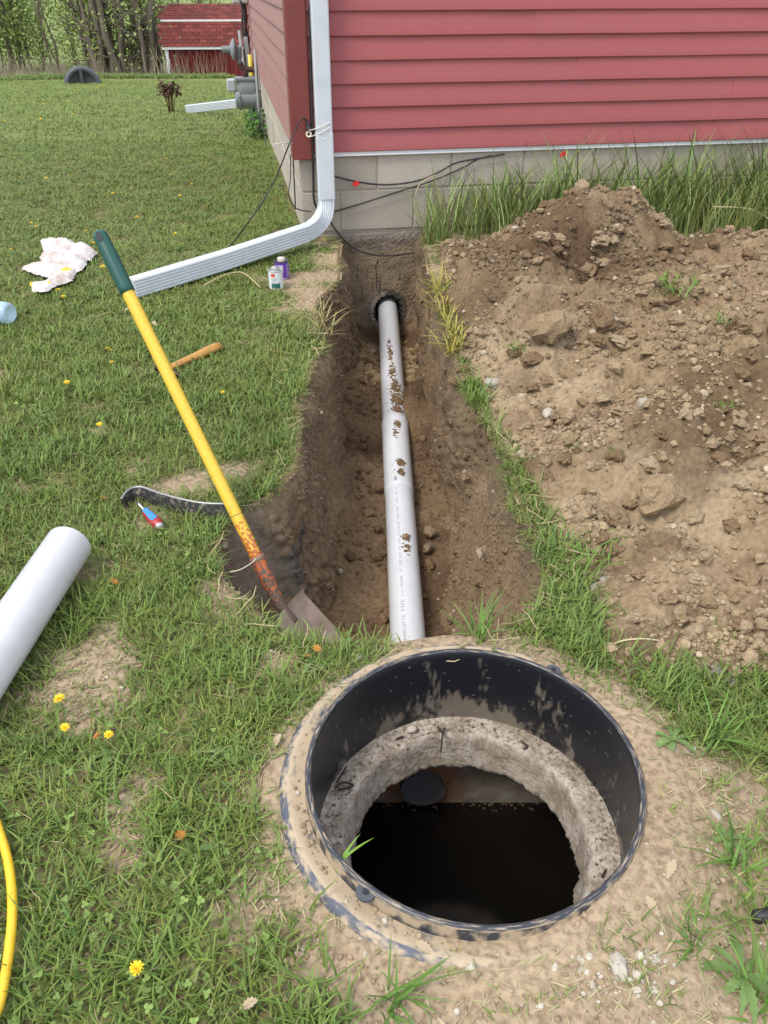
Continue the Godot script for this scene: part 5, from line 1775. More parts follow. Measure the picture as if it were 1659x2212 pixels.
	for g in 3: stuff("straw_litter", sm[g], M.dry, sx[g], sc[g], "dry straw and dead grass littered over the lawn and bare soil", "straw")
	# short clippings strewn over the worn soil
	var cm := MB.new()
	blade(cm, Vector3(-0.01, 0.001, 0), 0.0, 0.02, 0.0016, 1.45, 1.62, 3, Color.WHITE)
	var kx := []
	var kc := []
	for k in 14000:
		var x := rng.randf_range(-1.0, 1.15)
		var z := rng.randf_range(-1.9, -0.35)
		if in_trench(x, z) or Vector2(x - RC.x, z - RC.y).length() < 0.35 or heap(x, z) > 0.0: continue
		if bareness(x, z) < 0.35 or n2.get_noise_2d(x * 300 + 150, z * 300) < rng.randf_range(-0.5, 0.3): continue
		kx.push_back(rx(Vector3(x, gh(x, z) + rng.randf_range(0.001, 0.008), z), rng.randf() * TAU, Vector3.ONE * rng.randf_range(0.5, 1.6), rng.randf_range(-0.3, 0.3), rng.randf() * TAU))
		kc.push_back(Color(0.40, 0.33, 0.19).lerp(Color(0.24, 0.27, 0.1), rng.randf() * rng.randf() * 1.4) * rng.randf_range(0.7, 1.15))
	stuff("grass_clippings", cm.mesh(), M.dry, kx, kc, "dry grass clippings strewn over the worn soil around the riser", "clippings")
	# soil crumbs on the bare ground round the riser
	var rk := rock_mesh(340, 0.3, 0.8, 0, false)
	var bx := []
	var bc := []
	for k in 34000:
		var x := rng.randf_range(-0.9, 1.1)
		var z := rng.randf_range(-1.75, -0.38)
		if in_trench(x, z): continue
		var r := Vector2(x - RC.x, z - RC.y).length()
		if r < 0.322: continue
		if bareness(x, z) < rng.randf_range(0.25, 0.9): continue
		var s := 0.0012 + 0.0075 * pow(rng.randf(), 4.0)
		var y := gh(x, z)
		if r < 0.378: y = maxf(y, 0.018 if r < 0.355 else 0.0)
		bx.push_back(rx(Vector3(x, y + s * 0.2, z), rng.randf() * TAU, Vector3.ONE * s * 1.3, rng.randf(), rng.randf() * TAU))
		bc.push_back((soil_tint(x, z) if rng.randf() < 0.93 else Color(0.55, 0.5, 0.42)) * rng.randf_range(0.75, 1.15))
	# whitish lime lumps in front of the riser
	for k in 260:
		var p := on_y(rng.randfn(1110, 110), rng.randfn(2075, 28), 0.0)
		if rng.randf() < 0.25: p = on_y(rng.randfn(1330, 60), rng.randfn(2110, 45), 0.0)
		if Vector2(p.x - RC.x, p.z - RC.y).length() < 0.37: continue
		var s := 0.003 + 0.009 * pow(rng.randf(), 2.5)
		bx.push_back(rx(Vector3(p.x, gh(p.x, p.z) + s * 0.15, p.z), rng.randf() * TAU, Vector3(s, s * 0.6, s) * 1.3, rng.randf() * 0.5, rng.randf() * TAU))
		bc.push_back(Color(0.58, 0.53, 0.44) * rng.randf_range(0.8, 1.1))
	stuff("loose_soil", rk, M.clod, bx, bc, "fine crumbs of dry soil and lime on the bare ground around the riser", "soil")

func build_tall_grass() -> void:
	var ms := []
	for k in 5: ms.push_back(clump(560 + k, 8, 0.05, 0.28, 0.70, 0.0078, 0.36, 8))
	var xf := [[], [], [], [], []]
	var cs := [[], [], [], [], []]
	var inv := house.transform
	for k in 310:
		var lx := rng.randf_range(0.62, 3.4)
		var lz := 0.05 + 0.42 * pow(rng.randf(), 1.3)
		if lx < 0.95: lz = 0.04 + 0.3 * rng.randf()
		var p := inv * Vector3(lx, 0, lz)
		if in_trench(p.x, p.z) or p.x < 0.2: continue
		if heap(p.x, p.z) > 0.10: continue
		var s := rng.randf_range(0.6, 1.05) * lerpf(0.72, 1.0, smoothstep(0.7, 1.6, lx))
		if lz > 0.3: s *= 0.75
		var g := rng.randi() % 5
		xf[g].push_back(rx(Vector3(p.x, gh(p.x, p.z) + maxf(heap(p.x, p.z) - 0.02, 0.0), p.z), rng.randf() * TAU, Vector3(s * 1.1, s, s * 1.1)))
		cs[g].push_back(Color(0.16, 0.25, 0.065).lerp(Color(0.32, 0.38, 0.15), rng.randf()) * rng.randf_range(0.85, 1.15))
	for g in 5: stuff("tall_grass", ms[g], M.grass, xf[g], cs[g], "tall unmown grass growing along the foundation behind the soil heap", "tall grass")
	# yellowing bent grass on the right lip of the trench
	var ym := clump(575, 16, 0.03, 0.08, 0.17, 0.006, 1.2, 5)
	var yx := []
	var yc := []
	for q in [[940, 640], [950, 665], [955, 690], [962, 715], [968, 738], [985, 752], [945, 620], [960, 760], [700, 690], [706, 720]]:
		var p := on_ground(q[0] + 8 if q[0] > 900 else q[0] - 6, q[1])
		yx.push_back(rx(p, rng.randf() * TAU, Vector3.ONE * rng.randf_range(0.8, 1.2)))
		yc.push_back(Color(0.30, 0.30, 0.06).lerp(Color(0.42, 0.34, 0.10), rng.randf()) if q[0] > 900 else Color(0.3, 0.26, 0.12))
	stuff("yellowed_grass", ym, M.grass, yx, yc, "yellowing grass drooping over the right lip of the trench", "grass")
	# single blades by the riser and the wall
	var mb := MB.new()
	var p0 := on_y(716, 1850, 0.05)
	blade(mb, Vector3.ZERO, 0.0, 0.12, 0.007, 0.5, 0.9, 6, Color(0.17, 0.3, 0.05))
	blade(mb, Vector3(0.005, 0, 0.01), -0.7, 0.09, 0.006, 0.4, 1.2, 6, Color(0.15, 0.27, 0.05))
	var o := part("grass_sprig", mb.mesh(), M.grass, self, rx(p0 - Vector3(0, 0.04, 0), 0.0))
	tag(o, "long single grass blade leaning over the left rim of the riser", "grass blade")
	var tf := clump(577, 14, 0.03, 0.10, 0.22, 0.005, 0.9, 6)
	for q in [[1035, 1385, 0.8, "spiky grass tuft at the near right corner of the trench"], [1590, 1870, 0.75, "spreading coarse grass tuft on bare soil right of the riser"], [1640, 2170, 0.8, "coarse grass tuft on bare soil, farthest from the trench"], [1200, 1220, 0.5, "grass tuft on a sod lump at the foot of the soil heap"], [850, 2170, 0.7, "coarse grass tuft on the soil in front of the riser"], [1500, 2050, 0.5, "small coarse tuft between the riser and the black strap"], [1540, 1600, 0.8, "grass tuft with wide blades beside the right of the riser rim"]]:
		var p := on_heap(q[0], q[1])
		var g := thing("grass_tuft", q[3], "grass tuft", p)
		for k in 2: part("blades", tf if k == 0 else clump(590 + k, 10, 0.04, 0.06, 0.16, 0.005, 1.2, 6), tinted(Color(0.13, 0.24, 0.05)), g, rx(Vector3.ZERO, rng.randf() * TAU, Vector3.ONE * q[2]))

var tints := {}
func tinted(c: Color) -> StandardMaterial3D:
	if not tints.has(c):
		var m: StandardMaterial3D = M.grass.duplicate()
		m.albedo_color = c.linear_to_srgb()
		tints[c] = m
	return tints[c]

func leaf(mb: MB, root: Vector3, dir: Vector3, len: float, wid: float, col: Color, droop := 0.2, N := 6, lobe := 0.0) -> void:
	var side := dir.cross(Vector3.UP).normalized()
	if side.length() < 0.5: side = Vector3.RIGHT
	var up := side.cross(dir).normalized()
	var prev := -1
	for k in N + 1:
		var t := k / float(N)
		var w := wid * 0.5 * sin(PI * clampf(pow(t, 1.0 + lobe) * 0.92 + 0.06, 0, 1)) * (1.0 - (lobe if k % 2 else 0.0)) + 0.0006
		var c := root + dir * len * t + up * (0.12 * len * sin(t * PI)) - Vector3(0, droop * len * t * t, 0)
		var a := mb.vert(c - side * w + up * w * 0.35, col)
		mb.vert(c, col); mb.vert(c + side * w + up * w * 0.35, col)
		if prev >= 0:
			mb.quad(prev, prev + 1, a + 1, a); mb.quad(prev + 1, prev + 2, a + 2, a + 1)
		prev = a

func build_weeds() -> void:
	for q in [[1450, 1610, 0.9, "broad-leaved weed sprawling on bare soil right of the riser rim", 7], [1570, 1820, 0.7, "small broad-leaved weed between the grass tufts right of the riser", 6], [1600, 2120, 1.0, "large leafy weed on the near bare soil right of the riser", 9], [680, 1440, 0.8, "low leafy weed at the near edge of the trench pocket", 8], [1290, 1430, 0.7, "small leafy weed between the riser and the soil heap", 6], [230, 1640, 0.7, "leafy weed rosette beside the fallen dandelion heads", 8], [480, 1640, 0.7, "leafy rosette in the lawn left of the riser", 8], [420, 1850, 0.8, "leafy rosette in the open lawn between hose and riser", 8]]:
		var p := on_heap(q[0], q[1])
		p.y = gh(p.x, p.z)
		var t := thing("leafy_weed", q[3], "weed", p)
		var m := tinted(Color(0.13, 0.205, 0.06))
		for k in int(q[4]):
			var a: float = TAU * k / q[4] + rng.randf_range(-0.3, 0.3)
			var mb := MB.new()
			leaf(mb, Vector3(0, 0.006, 0), Vector3(cos(a), rng.randf_range(0.15, 0.5), sin(a)).normalized(), rng.randf_range(0.03, 0.085) * q[2], rng.randf_range(0.012, 0.022) * q[2], Color.WHITE * rng.randf_range(0.7, 1.25), 0.45, 13, 0.45)
			part("leaf", mb.mesh(), m, t)

func build_dandelions() -> void:
	var head := MB.new()
	var r := RandomNumberGenerator.new()
	r.seed = 601
	for ring in 4:
		var n: int = [8, 12, 16, 18][ring]
		for k in n:
			var a := TAU * k / n + r.randf() * 0.3
			var l: float = [0.006, 0.010, 0.014, 0.017][ring] * r.randf_range(0.85, 1.1)
			var el: float = [1.1, 0.75, 0.4, 0.12][ring] + r.randf_range(-0.15, 0.15)
			var d := Vector3(cos(a) * cos(el), sin(el), sin(a) * cos(el))
			var s := Vector3(-sin(a), 0, cos(a)) * 0.0016
			var o := Vector3(0, 0.002, 0)
			var c := Color(1, r.randf_range(0.85, 1.0), 1)
			var i0 := head.vert(o - s * 0.5, c); var i1 := head.vert(o + s * 0.5, c); var i2 := head.vert(o + d * l + s, c); var i3 := head.vert(o + d * l - s, c)
			head.quad(i0, i1, i2, i3)
	var hm := head.mesh(false)
	var ym := mat(0.86, 0.66, 0.02, 0.7, 0, true)
	ym.cull_mode = BaseMaterial3D.CULL_DISABLED
	var om := mat(0.45, 0.21, 0.03, 0.8, 0, true)
	om.cull_mode = BaseMaterial3D.CULL_DISABLED
	var stem := tube_mesh([Vector3(0, -0.05, 0), Vector3(0.002, -0.02, 0), Vector3(0, 0.002, 0)], [0.0018, 0.0016, 0.0022], 6)
	var sm := mat(0.2, 0.26, 0.09, 0.7)
	for q in [[128, 1510, 1.25], [140, 1572, 1.0], [235, 1588, 1.05], [295, 2093, 1.2], [237, 340, 1], [155, 380, 1], [244, 418, 1.1], [389, 423, 1], [360, 343, 1], [368, 378, 1], [414, 398, 1.1], [472, 373, 1.1], [296, 470, 1.4], [68, 482, 1], [78, 490, 1.1], [186, 499, 1], [24, 540, 1.2], [379, 506, 1.4], [202, 526, 1.3], [222, 577, 1.4], [125, 627, 1.3], [137, 641, 1.1], [233, 754, 1.2], [240, 757, 1], [242, 783, 1], [144, 827, 1.2], [481, 848, 0.9], [215, 917, 1], [108, 211, 1.8], [32, 217, 2], [36, 224, 1.8], [147, 219, 2], [93, 225, 1.8], [223, 184, 2.2], [216, 185, 2], [210, 190, 2.2], [168, 196, 2], [132, 206, 1.8], [157, 247, 1.6], [88, 257, 1.6], [290, 188, 2], [423, 196, 1.6], [370, 202, 2], [363, 191, 2], [273, 186, 2], [337, 179, 2], [10, 262, 1.6], [88, 258, 1.4], [42, 384, 1], [100, 385, 1], [300, 212, 1.4], [410, 349, 1], [340, 338, 0.9], [436, 353, 0.9]]:
		var p := on_ground(q[0], q[1], 0.045)
		var t := thing("dandelion", "open yellow dandelion flower on a short stem in the lawn", "dandelion", p, "yellow dandelions in the lawn")
		var s: float = q[2] * 0.58
		part("flower_head", hm, ym, t, rx(Vector3.ZERO, rng.randf() * TAU, Vector3.ONE * s, rng.randf_range(0.0, 0.5), rng.randf() * TAU))
		part("stem", stem, sm, t)
	for q in [[390, 1803], [210, 1589], [247, 1256], [145, 1255], [222, 1076], [665, 1418], [685, 1400]]:
		var p := on_ground(q[0], q[1], 0.03)
		var t := thing("wilted_dandelion", "wilted orange dandelion head lying crushed in the grass", "dandelion", p, "wilted dandelions in the grass")
		part("flower_head", hm, om, t, rx(Vector3.ZERO, rng.randf() * TAU, Vector3(0.65, 0.3, 0.5), 0.5, rng.randf() * TAU))
		part("stem", stem, sm, t, rx(Vector3.ZERO, rng.randf() * TAU, Vector3.ONE, 1.0, 0.3))

func build_stones() -> void:
	var rm := []
	for k in 5: rm.push_back(rock_mesh(700 + k, 0.24, 0.66, 3))
	for q in [[1065, 832, 0.062, 0.40, "smooth oval grey stone at the left foot of the soil heap"], [1180, 898, 0.052, 0.52, "pale flat stone on the soil heap near the trench grass"], [1392, 876, 0.055, 0.42, "round speckled stone half way up the soil heap"], [1281, 1271, 0.028, 0.44, "grey pebble by the sod lump, the rounder of two"], [1303, 1254, 0.024, 0.36, "grey pebble by the sod lump, the darker of two"], [1113, 494, 0.042, 0.5, "pale pointed stone on the heap's left shoulder"], [1335, 494, 0.055, 0.44, "pale blocky stone just below the heap's top"], [1332, 692, 0.035, 0.5, "thin pale stone flake in the middle of the heap"], [735, 1235, 0.026, 0.42, "tan pebble on the trench floor beside the pipe"], [928, 1150, 0.06, 0.22, "brown cobble on the trench floor right of the pipe"], [924, 1186, 0.05, 0.2, "brown stone lump lying between pipe and right trench wall"], [1545, 1458, 0.05, 0.3, "brown stone in the grass at the heap's near foot"], [1580, 1477, 0.022, 0.55, "small white stone in the grass at the heap's near foot"], [1543, 1762, 0.03, 0.42, "tan pebble among the weeds right of the riser"], [781, 1424, 0.03, 0.42, "tan pebble between the riser's far rim and the trench"], [1335, 2092, 0.04, 0.5, "white crusted stone in front of the riser"], [906, 2098, 0.022, 0.6, "small white stone before the riser, left of the crusted one"], [1405, 2140, 0.02, 0.6, "small white stone before the riser, right of the crusted one"], [1018, 2092, 0.022, 0.6, "white lump of lime at the riser's near rim"], [1185, 463, 0.016, 0.6, "tiny white stone near the heap's top"], [1640, 1250, 0.03, 0.42, "grey stone in loose crumbs low on the heap"]]:
		var p := on_heap(q[0], q[1])
		if p.x > -0.2 and in_trench(p.x, p.z): p = on_y(q[0], q[1], floor_h(p.x, -2.5) + 0.01)
		var s: float = q[2]
		var b: float = q[3]
		var m: StandardMaterial3D = M.stone.duplicate()
		m.vertex_color_use_as_albedo = false; m.albedo_color = lin(b, b * 0.9, b * 0.76) if b > 0.25 else lin(b, b * 0.68, b * 0.42)
		var o := part("stone", rm[rng.randi() % 5], m, self, rx(p + Vector3(0, s * 0.12, 0), rng.randf() * TAU, Vector3(s, s * 0.9, s * 0.75), rng.randf_range(0, 0.3), rng.randf() * TAU))
		tag(o, q[4], "stone")
	# lumps of turf thrown on the heap
	var tf := clump(720, 70, 0.55, 0.22, 0.55, 0.024, 1.3, 4)
	var lump := rock_mesh(410, 0.3, 0.6, 1, false)
	var lm: StandardMaterial3D = M.clod.duplicate()
	lm.vertex_color_use_as_albedo = false; lm.albedo_color = lin(0.17, 0.115, 0.065)
	for q in [[1450, 645, 0.17, "green turf lump high on the soil heap"], [1575, 705, 0.09, "sparse turf lump on the heap's upper right"], [1258, 1212, 0.15, "turf lump with long blades at the heap's foot beside the pebbles"], [1115, 760, 0.07, "thin turf scrap against the large clod"], [1335, 985, 0.05, "little turf scrap in the middle of the lower heap"], [1245, 965, 0.07, "turf scrap on trampled soil beside the trench strip"], [1010, 805, 0.06, "turf scrap on the trench's right lip"], [1560, 880, 0.05, "tiny turf scrap in fine crumbs on the heap"]]:
		var p := on_heap(q[0], q[1])
		var t := thing("turf_lump", q[3], "turf", p)
		var s: float = q[2]
		part("soil_lump", lump, lm, t, rx(Vector3(0, 0, 0), rng.randf() * TAU, Vector3(s, s * 0.6, s)))
		part("blades", tf, tinted(Color(0.14, 0.25, 0.05)), t, rx(Vector3(0, s * 0.2, 0), rng.randf() * TAU, Vector3(s, s * 0.85, s) * 1.15))
	# odds and ends
	var pts := []
	for q in [[440, 617], [465, 603], [492, 592], [520, 588], [540, 600], [562, 621]]: pts.push_back(on_ground(q[0], q[1], 0.03))
	tag(part("dry_stem", tube_mesh(smooth_path(pts, 4), 0.0028, 6), mat(0.48, 0.36, 0.2, 0.9)), "long pale dry stem bowed over the grass beside the cans", "stem")
	pts = []
	for q in [[1310, 1398], [1345, 1384], [1390, 1380], [1425, 1384]]: pts.push_back(on_heap(q[0], q[1], 0.012))
	tag(part("dry_stem", tube_mesh(smooth_path(pts, 4), 0.002, 6), mat(0.52, 0.42, 0.26, 0.9)), "thin pale root lying on soil at the heap's near foot", "stem")
	pts = []
	for q in [[880, 378], [845, 400], [835, 450], [862, 490], [900, 525]]: pts.push_back(on_wall(q[0] + 60, q[1], 0.15))
	tag(part("dry_stem", tube_mesh(smooth_path(pts, 4), 0.0025, 6), mat(0.5, 0.42, 0.25, 0.9)), "pale dead stalk bent among the tall grass by the trench head", "stem")
	pts = []
	for q in [[1540, 447], [1590, 448], [1630, 455], [1670, 480]]: pts.push_back(on_wall(q[0], q[1], 0.4))
	tag(part("dry_stem", tube_mesh(smooth_path(pts, 4), 0.003, 6), mat(0.55, 0.47, 0.3, 0.9)), "pale dead stalk arching over the tall grass behind the heap", "stem")
	pts = []
	for q in [[497, 1236], [520, 1230], [545, 1215], [552, 1207]]: pts.push_back(on_ground(q[0], q[1], 0.02))
	tag(part("dry_stem", tube_mesh(smooth_path(pts, 4), 0.0013, 5), mat(0.62, 0.56, 0.42, 0.9)), "white root hair sticking from the pocket's edge toward the spade", "root")
	for q in [[275, 672, 0.4, "curled tan dead leaf in the grass left of the spade shaft"], [335, 701, 2.2, "long tan dead leaf in the grass under the spade shaft"], [600, 1605, 1.0, "papery pale dead leaf on the soil left of the riser"], [540, 2172, 0.2, "pale dead leaf on the near lawn"], [1450, 1880, 0.9, "cream dead leaf on soil right of the riser"], [1410, 1960, 2.0, "torn pale leaf near the riser's right rim"], [920, 2050, 2.6, "crumpled tan dead leaf touching the riser's near side"]]:
		var p := on_ground(q[0], q[1], 0.02 if q[0] < 560 else 0.008)
		var mb := MB.new()
		leaf(mb, Vector3(-0.015, 0, 0), Vector3(1, 0.05, 0).normalized(), 0.03, 0.015, Color(0.36, 0.28, 0.18), -0.25, 11, 0.35)
		tag(part("dead_leaf", mb.mesh(), M.dry, self, rx(p, q[2], Vector3.ONE * 1.1, 0.3, 1.0)), q[3], "leaf")
	# half-buried green cap and a black strap end
	var gp := on_ground(792, 1962, 0.0)
	var cap := thing("plastic_disc", "faded green plastic cap half buried beside the riser's near left", "cap", gp)
	part("cap_dome", lathe_mesh([Vector2(0.024, -0.02), Vector2(0.024, 0.002), Vector2(0.021, 0.005), Vector2(0, 0.006)], 28), mat(0.2, 0.27, 0.16, 0.7), cap, Transform3D(Basis(Vector3(0.4, 0, 1).normalized(), 0.5), Vector3(0, -0.004, 0)))
	var bp := on_ground(1648, 1985, 0.0)
	var st := thing("rubber_strap", "black rubber strap end lying on bare soil", "strap", bp)
	part("strap_end", tube_mesh([Vector3(-0.022, 0.01, 0.004), Vector3(-0.016, 0.011, 0.003), Vector3(0.01, 0.012, 0.0), Vector3(0.08, 0.012, -0.01)], [0.004, 0.011, 0.012, 0.012], 12), M.rubber, st)

# ---------------------------------------------------------------- background
func build_background() -> void:
	# shed
	var p := on_y(366, 168, -1.32)
	var base := Vector3(p.x, -1.75, p.z)
	var t := thing("garden_shed", "red barn-roofed garden shed with white trim beyond the lawn", "shed", base, "", deg_to_rad(4))
	var W := 3.9
	var ey := -0.52 - base.y
	var by := 0.17 - base.y
	var ry := 0.56 - base.y
	var wall := mat(0.19, 0.022, 0.02, 0.75)
	part("wall_core", box_mesh(Vector3(0.02, 0, -2.4), Vector3(W - 0.02, ey, -0.03)), wall, t)
	for k in int(W / 0.15):
		part("wall_board", box_mesh(Vector3(k * 0.15 + 0.006, 0.0, -0.03), Vector3(k * 0.15 + 0.144, ey, 0.0), 0.004), wall, t)
	var wt := mat(0.72, 0.72, 0.70, 0.6)
	part("corner_trim", box_mesh(Vector3(-0.03, 0, -0.05), Vector3(0.07, ey - 0.01, 0.02), 0.006), wt, t)
	part("eave_trim", box_mesh(Vector3(-0.1, ey - 0.04, 0.0), Vector3(W + 0.1, ey + 0.05, 0.07), 0.008), wt, t)
	part("break_trim", box_mesh(Vector3(-0.1, by - 0.015, -0.40), Vector3(W + 0.1, by + 0.035, -0.33), 0.006), wt, t)
	var gm := MB.new()
	var gp := [Vector2(0, 0), Vector2(2.4, 0), Vector2(2.4, ey), Vector2(2.03, by), Vector2(1.2, ry), Vector2(0.37, by), Vector2(0.0, ey)]
	var pr := []
	for q in gp: pr.push_back(Vector2(-q.x, q.y))
	sweep(gm, [Vector3(0.01, 0, 0), Vector3(W - 0.01, 0, 0)], [Vector3.BACK, Vector3.BACK], [Vector3.UP, Vector3.UP], pr)
	part("frame", gm.mesh(false), wall, t)
	var sm := []
	for q in [[0.21, 0.042, 0.032], [0.17, 0.035, 0.027], [0.24, 0.056, 0.043], [0.145, 0.032, 0.026]]:
		var m := mat(q[0], q[1], q[2], 0.95)
		m.albedo_texture = M.bark.albedo_texture; triplanar(m, 3.0, false)
		sm.push_back(m)
	var tile := box_mesh(Vector3(0.004, 0, -0.006), Vector3(0.206, 0.16, 0.006), 0.003)
	var slopes := [[Vector3(0, ey + 0.03, 0.075), Vector3(0, by, -0.36), 7], [Vector3(0, by + 0.02, -0.35), Vector3(0, ry + 0.02, -1.22), 7]]
	for s in slopes:
		var d: Vector3 = s[1] - s[0]
		var up := d.normalized()
		var nrm := Vector3.RIGHT.cross(up).normalized()
		var tl := Basis(Vector3.RIGHT, up, nrm) * Basis(Vector3.RIGHT, deg_to_rad(-4))
		for j in int(s[2]):
			var rowy: Vector3 = s[0] + d * (j / float(s[2]))
			for k in 20:
				var x := -0.1 + k * 0.21 - (0.105 if j % 2 else 0.0)
				var sc := Vector3(1, d.length() / s[2] / 0.16 * 1.25, 1)
				part("shingle", tile, sm[rng.randi() % 4], t, Transform3D(tl.scaled_local(sc), rowy + Vector3(x, 0, 0) + nrm * (0.012 + 0.003 * rng.randf())))
	part("roof_vent", box_mesh(Vector3(2.62, ry - 0.25, -0.95), Vector3(2.67, ry - 0.02, -0.9)), M.black, t)
	# half-sunk black drum
	var dp := on_y(180, 186, gh(-7.3, -21.5))
	var dr := thing("plastic_drum", "black plastic drum lying half sunk in the weeds", "drum", Vector3(dp.x, gh(dp.x, dp.z) - 0.05, dp.z), "", 0.25)
	var dm := mat(0.06, 0.066, 0.075, 0.5)
	part("shell", lathe_mesh([Vector2(0.0, 0.0), Vector2(0.30, 0.0), Vector2(0.31, 0.03), Vector2(0.38, 0.03), Vector2(0.40, 0.0), Vector2(0.42, -0.03), Vector2(0.40, -0.2), Vector2(0.40, -0.8), Vector2(0, -0.8)].map(func(v): return Vector2(v.x, v.y)), 44), dm, dr, Transform3D(Basis(Vector3.RIGHT, deg_to_rad(82)), Vector3.ZERO))
	part("lid_rib", box_mesh(Vector3(-0.03, 0.02, 0.0), Vector3(0.03, 0.38, 0.05), 0.01), dm, dr)
	# dark red young shrub
	var bp := on_ground(370, 243)
	var sh := thing("red_shrub", "small dark red leafy young plant standing in the lawn", "shrub", bp)
	var stem := mat(0.2, 0.13, 0.07, 0.8)
	var lm := mat(1, 1, 1, 0.6, 0, true)
	lm.cull_mode = BaseMaterial3D.CULL_DISABLED
	var lf := MB.new()
	for k in 13:
		var a := TAU * k / 13 + rng.randf()
		var r := rng.randf_range(0.03, 0.15)
		var tip := Vector3(cos(a) * r * 1.2, rng.randf_range(0.2, 0.34), sin(a) * r)
		part("stem", tube_mesh([Vector3(cos(a) * 0.03, 0, sin(a) * 0.03), tip * 0.5 + Vector3(0, 0.03, 0), tip], [0.006, 0.005, 0.003], 5), stem, sh)
		for j in 16:
			var b := rng.randf() * TAU
			leaf(lf, tip + Vector3(rng.randfn(0, 0.02), rng.randfn(-0.01, 0.025), rng.randfn(0, 0.02)), Vector3(cos(b), rng.randf_range(-0.3, 0.5), sin(b)).normalized(), rng.randf_range(0.05, 0.085), 0.026, Color(0.085, 0.028, 0.02) * rng.randf_range(0.7, 1.6), 0.3)
	part("foliage", lf.mesh(), lm, sh)
	# green shrub by the meter
	var gb := house.transform * Vector3(-0.07, 0, -3.95)
	gb.y = gh(gb.x, gb.z)
	var g := thing("green_shrub", "leafy green shoots under the gas meter against the foundation", "shrub", gb)
	lf = MB.new()
	for k in 200:
		var c := Vector3(rng.randfn(0.0, 0.05), rng.randf_range(0.0, 0.2), rng.randfn(0.0, 0.22))
		var b := rng.randf() * TAU
		leaf(lf, c, Vector3(cos(b), rng.randf_range(-0.2, 0.6), sin(b)).normalized(), rng.randf_range(0.04, 0.075), 0.028, Color(0.06, 0.15, 0.025) * rng.randf_range(0.7, 1.6), 0.2)
	part("foliage", lf.mesh(), M.grass, g)
	for k in 6:
		var z := rng.randf_range(-0.25, 0.45)
		part("stem", tube_mesh([Vector3(0.03, 0, z), Vector3(rng.randfn(0.02, 0.04), 0.18, z + rng.randfn(0, 0.05))], [0.004, 0.002], 5), stem, g)
	build_trees()
	build_reeds()

func build_trees() -> void:
	var list := []
	for k in 26:
		var z := -rng.randf_range(29.5, 38.0)
		var x := lerpf(-0.50, -0.20, (k + rng.randf()) / 26.0) * -z - 0.3
		if x > -8.6 and z > -33.0: z -= 4.0
		list.push_back([x, z, 0])
	# the big many-stemmed one left of the shed
	for q in [[225, -28.8], [262, -28.6], [285, -29.2], [312, -28.9], [335, -30.5], [205, -30.0]]:
		list.push_back([(q[0] - CX) / FP * 0.872 * -q[1], q[1], 1])
	var n := 0
	for q in list:
		n += 1
		var base := Vector3(q[0], gh(q[0], q[1]) - 0.05, q[1])
		var t := thing("thicket_tree", "slender many-stemmed tree with young leaves in the thicket behind the lawn" if q[2] == 0 else "thick grey-brown trunked tree beside the red shed", "tree", base, "trees of the thicket" if q[2] == 0 else "thick trees by the shed")
		var tips := []
		var stems := 3 if q[2] == 0 else 4
		for s in stems:
			var a := rng.randf() * TAU
			var lean := rng.randf_range(0.02, 0.22)
			var h := rng.randf_range(4.5, 7.0)
			var r0 := rng.randf_range(0.025, 0.06) if q[2] == 0 else rng.randf_range(0.08, 0.15)
			var o := Vector3(cos(a), 0, sin(a)) * rng.randf_range(0.05, 0.3)
			var pts := []
			var rad := []
			for k in 7:
				var f := k / 6.0
				pts.push_back(o + Vector3(cos(a) * lean * h * f + rng.randfn(0, 0.06), h * f, sin(a) * lean * h * f + rng.randfn(0, 0.06)))
				rad.push_back(r0 * (1.0 - 0.8 * f))
			part("trunk", tube_mesh(smooth_path(pts, 2), expand(rad, 2), 7), M.bark, t)
			for b in 7:
				var f := rng.randf_range(0.06, 0.8)
				var p0: Vector3 = pts[int(f * 6)].lerp(pts[mini(int(f * 6) + 1, 6)], f * 6 - int(f * 6))
				var ba := rng.randf() * TAU
				var bl := rng.randf_range(0.5, 1.4)
				var p1 := p0 + Vector3(cos(ba) * bl, bl * rng.randf_range(0.2, 0.9), sin(ba) * bl)
				part("limb", tube_mesh([p0, p0.lerp(p1, 0.5) + Vector3(0, -0.05, 0), p1], [r0 * 0.3, r0 * 0.2, 0.006], 5), M.bark, t)
				tips.push_back([p0, p1])
		var lf := MB.new()
		var dense := 1600 if q[2] == 0 else 650
		if q[2] == 0 and q[0] / q[1] < 0.36 : dense = 900
		for k in dense:
			var e: Array = tips[rng.randi() % tips.size()]
			var c: Vector3 = (e[0] as Vector3).lerp(e[1], rng.randf_range(0.2, 1.1)) + Vector3(rng.randfn(0, 0.22), rng.randfn(0, 0.22), rng.randfn(0, 0.22))
			if rng.randf() < 0.35: c = Vector3(rng.randfn(0, 0.6), rng.randf_range(0.3, 2.6), rng.randfn(0, 0.6))
			var s := rng.randf_range(0.03, 0.065)
			var nrm := Vector3(rng.randfn(), rng.randfn() + 0.6, rng.randfn()).normalized()
			var u := nrm.cross(Vector3(rng.randfn(), rng.randfn(), rng.randfn())).normalized()
			var w := nrm.cross(u)
			var col := Color(0.27, 0.35, 0.09).lerp(Color(0.17, 0.24, 0.065), rng.randf()) * rng.randf_range(0.8, 1.3)
			var i0 := lf.vert(c - u * s, col); var i1 := lf.vert(c + w * s * 0.6, col); var i2 := lf.vert(c + u * s, col); var i3 := lf.vert(c - w * s * 0.6, col)
			lf.quad(i0, i1, i2, i3)
		part("crown", lf.mesh(false), M.grass, t)

func expand(r: Array, per: int) -> Array:
	var out := []
	for k in range(r.size() - 1):
		for j in per: out.push_back(lerpf(r[k], r[k + 1], float(j) / per))
	out.push_back(r[-1])
	return out

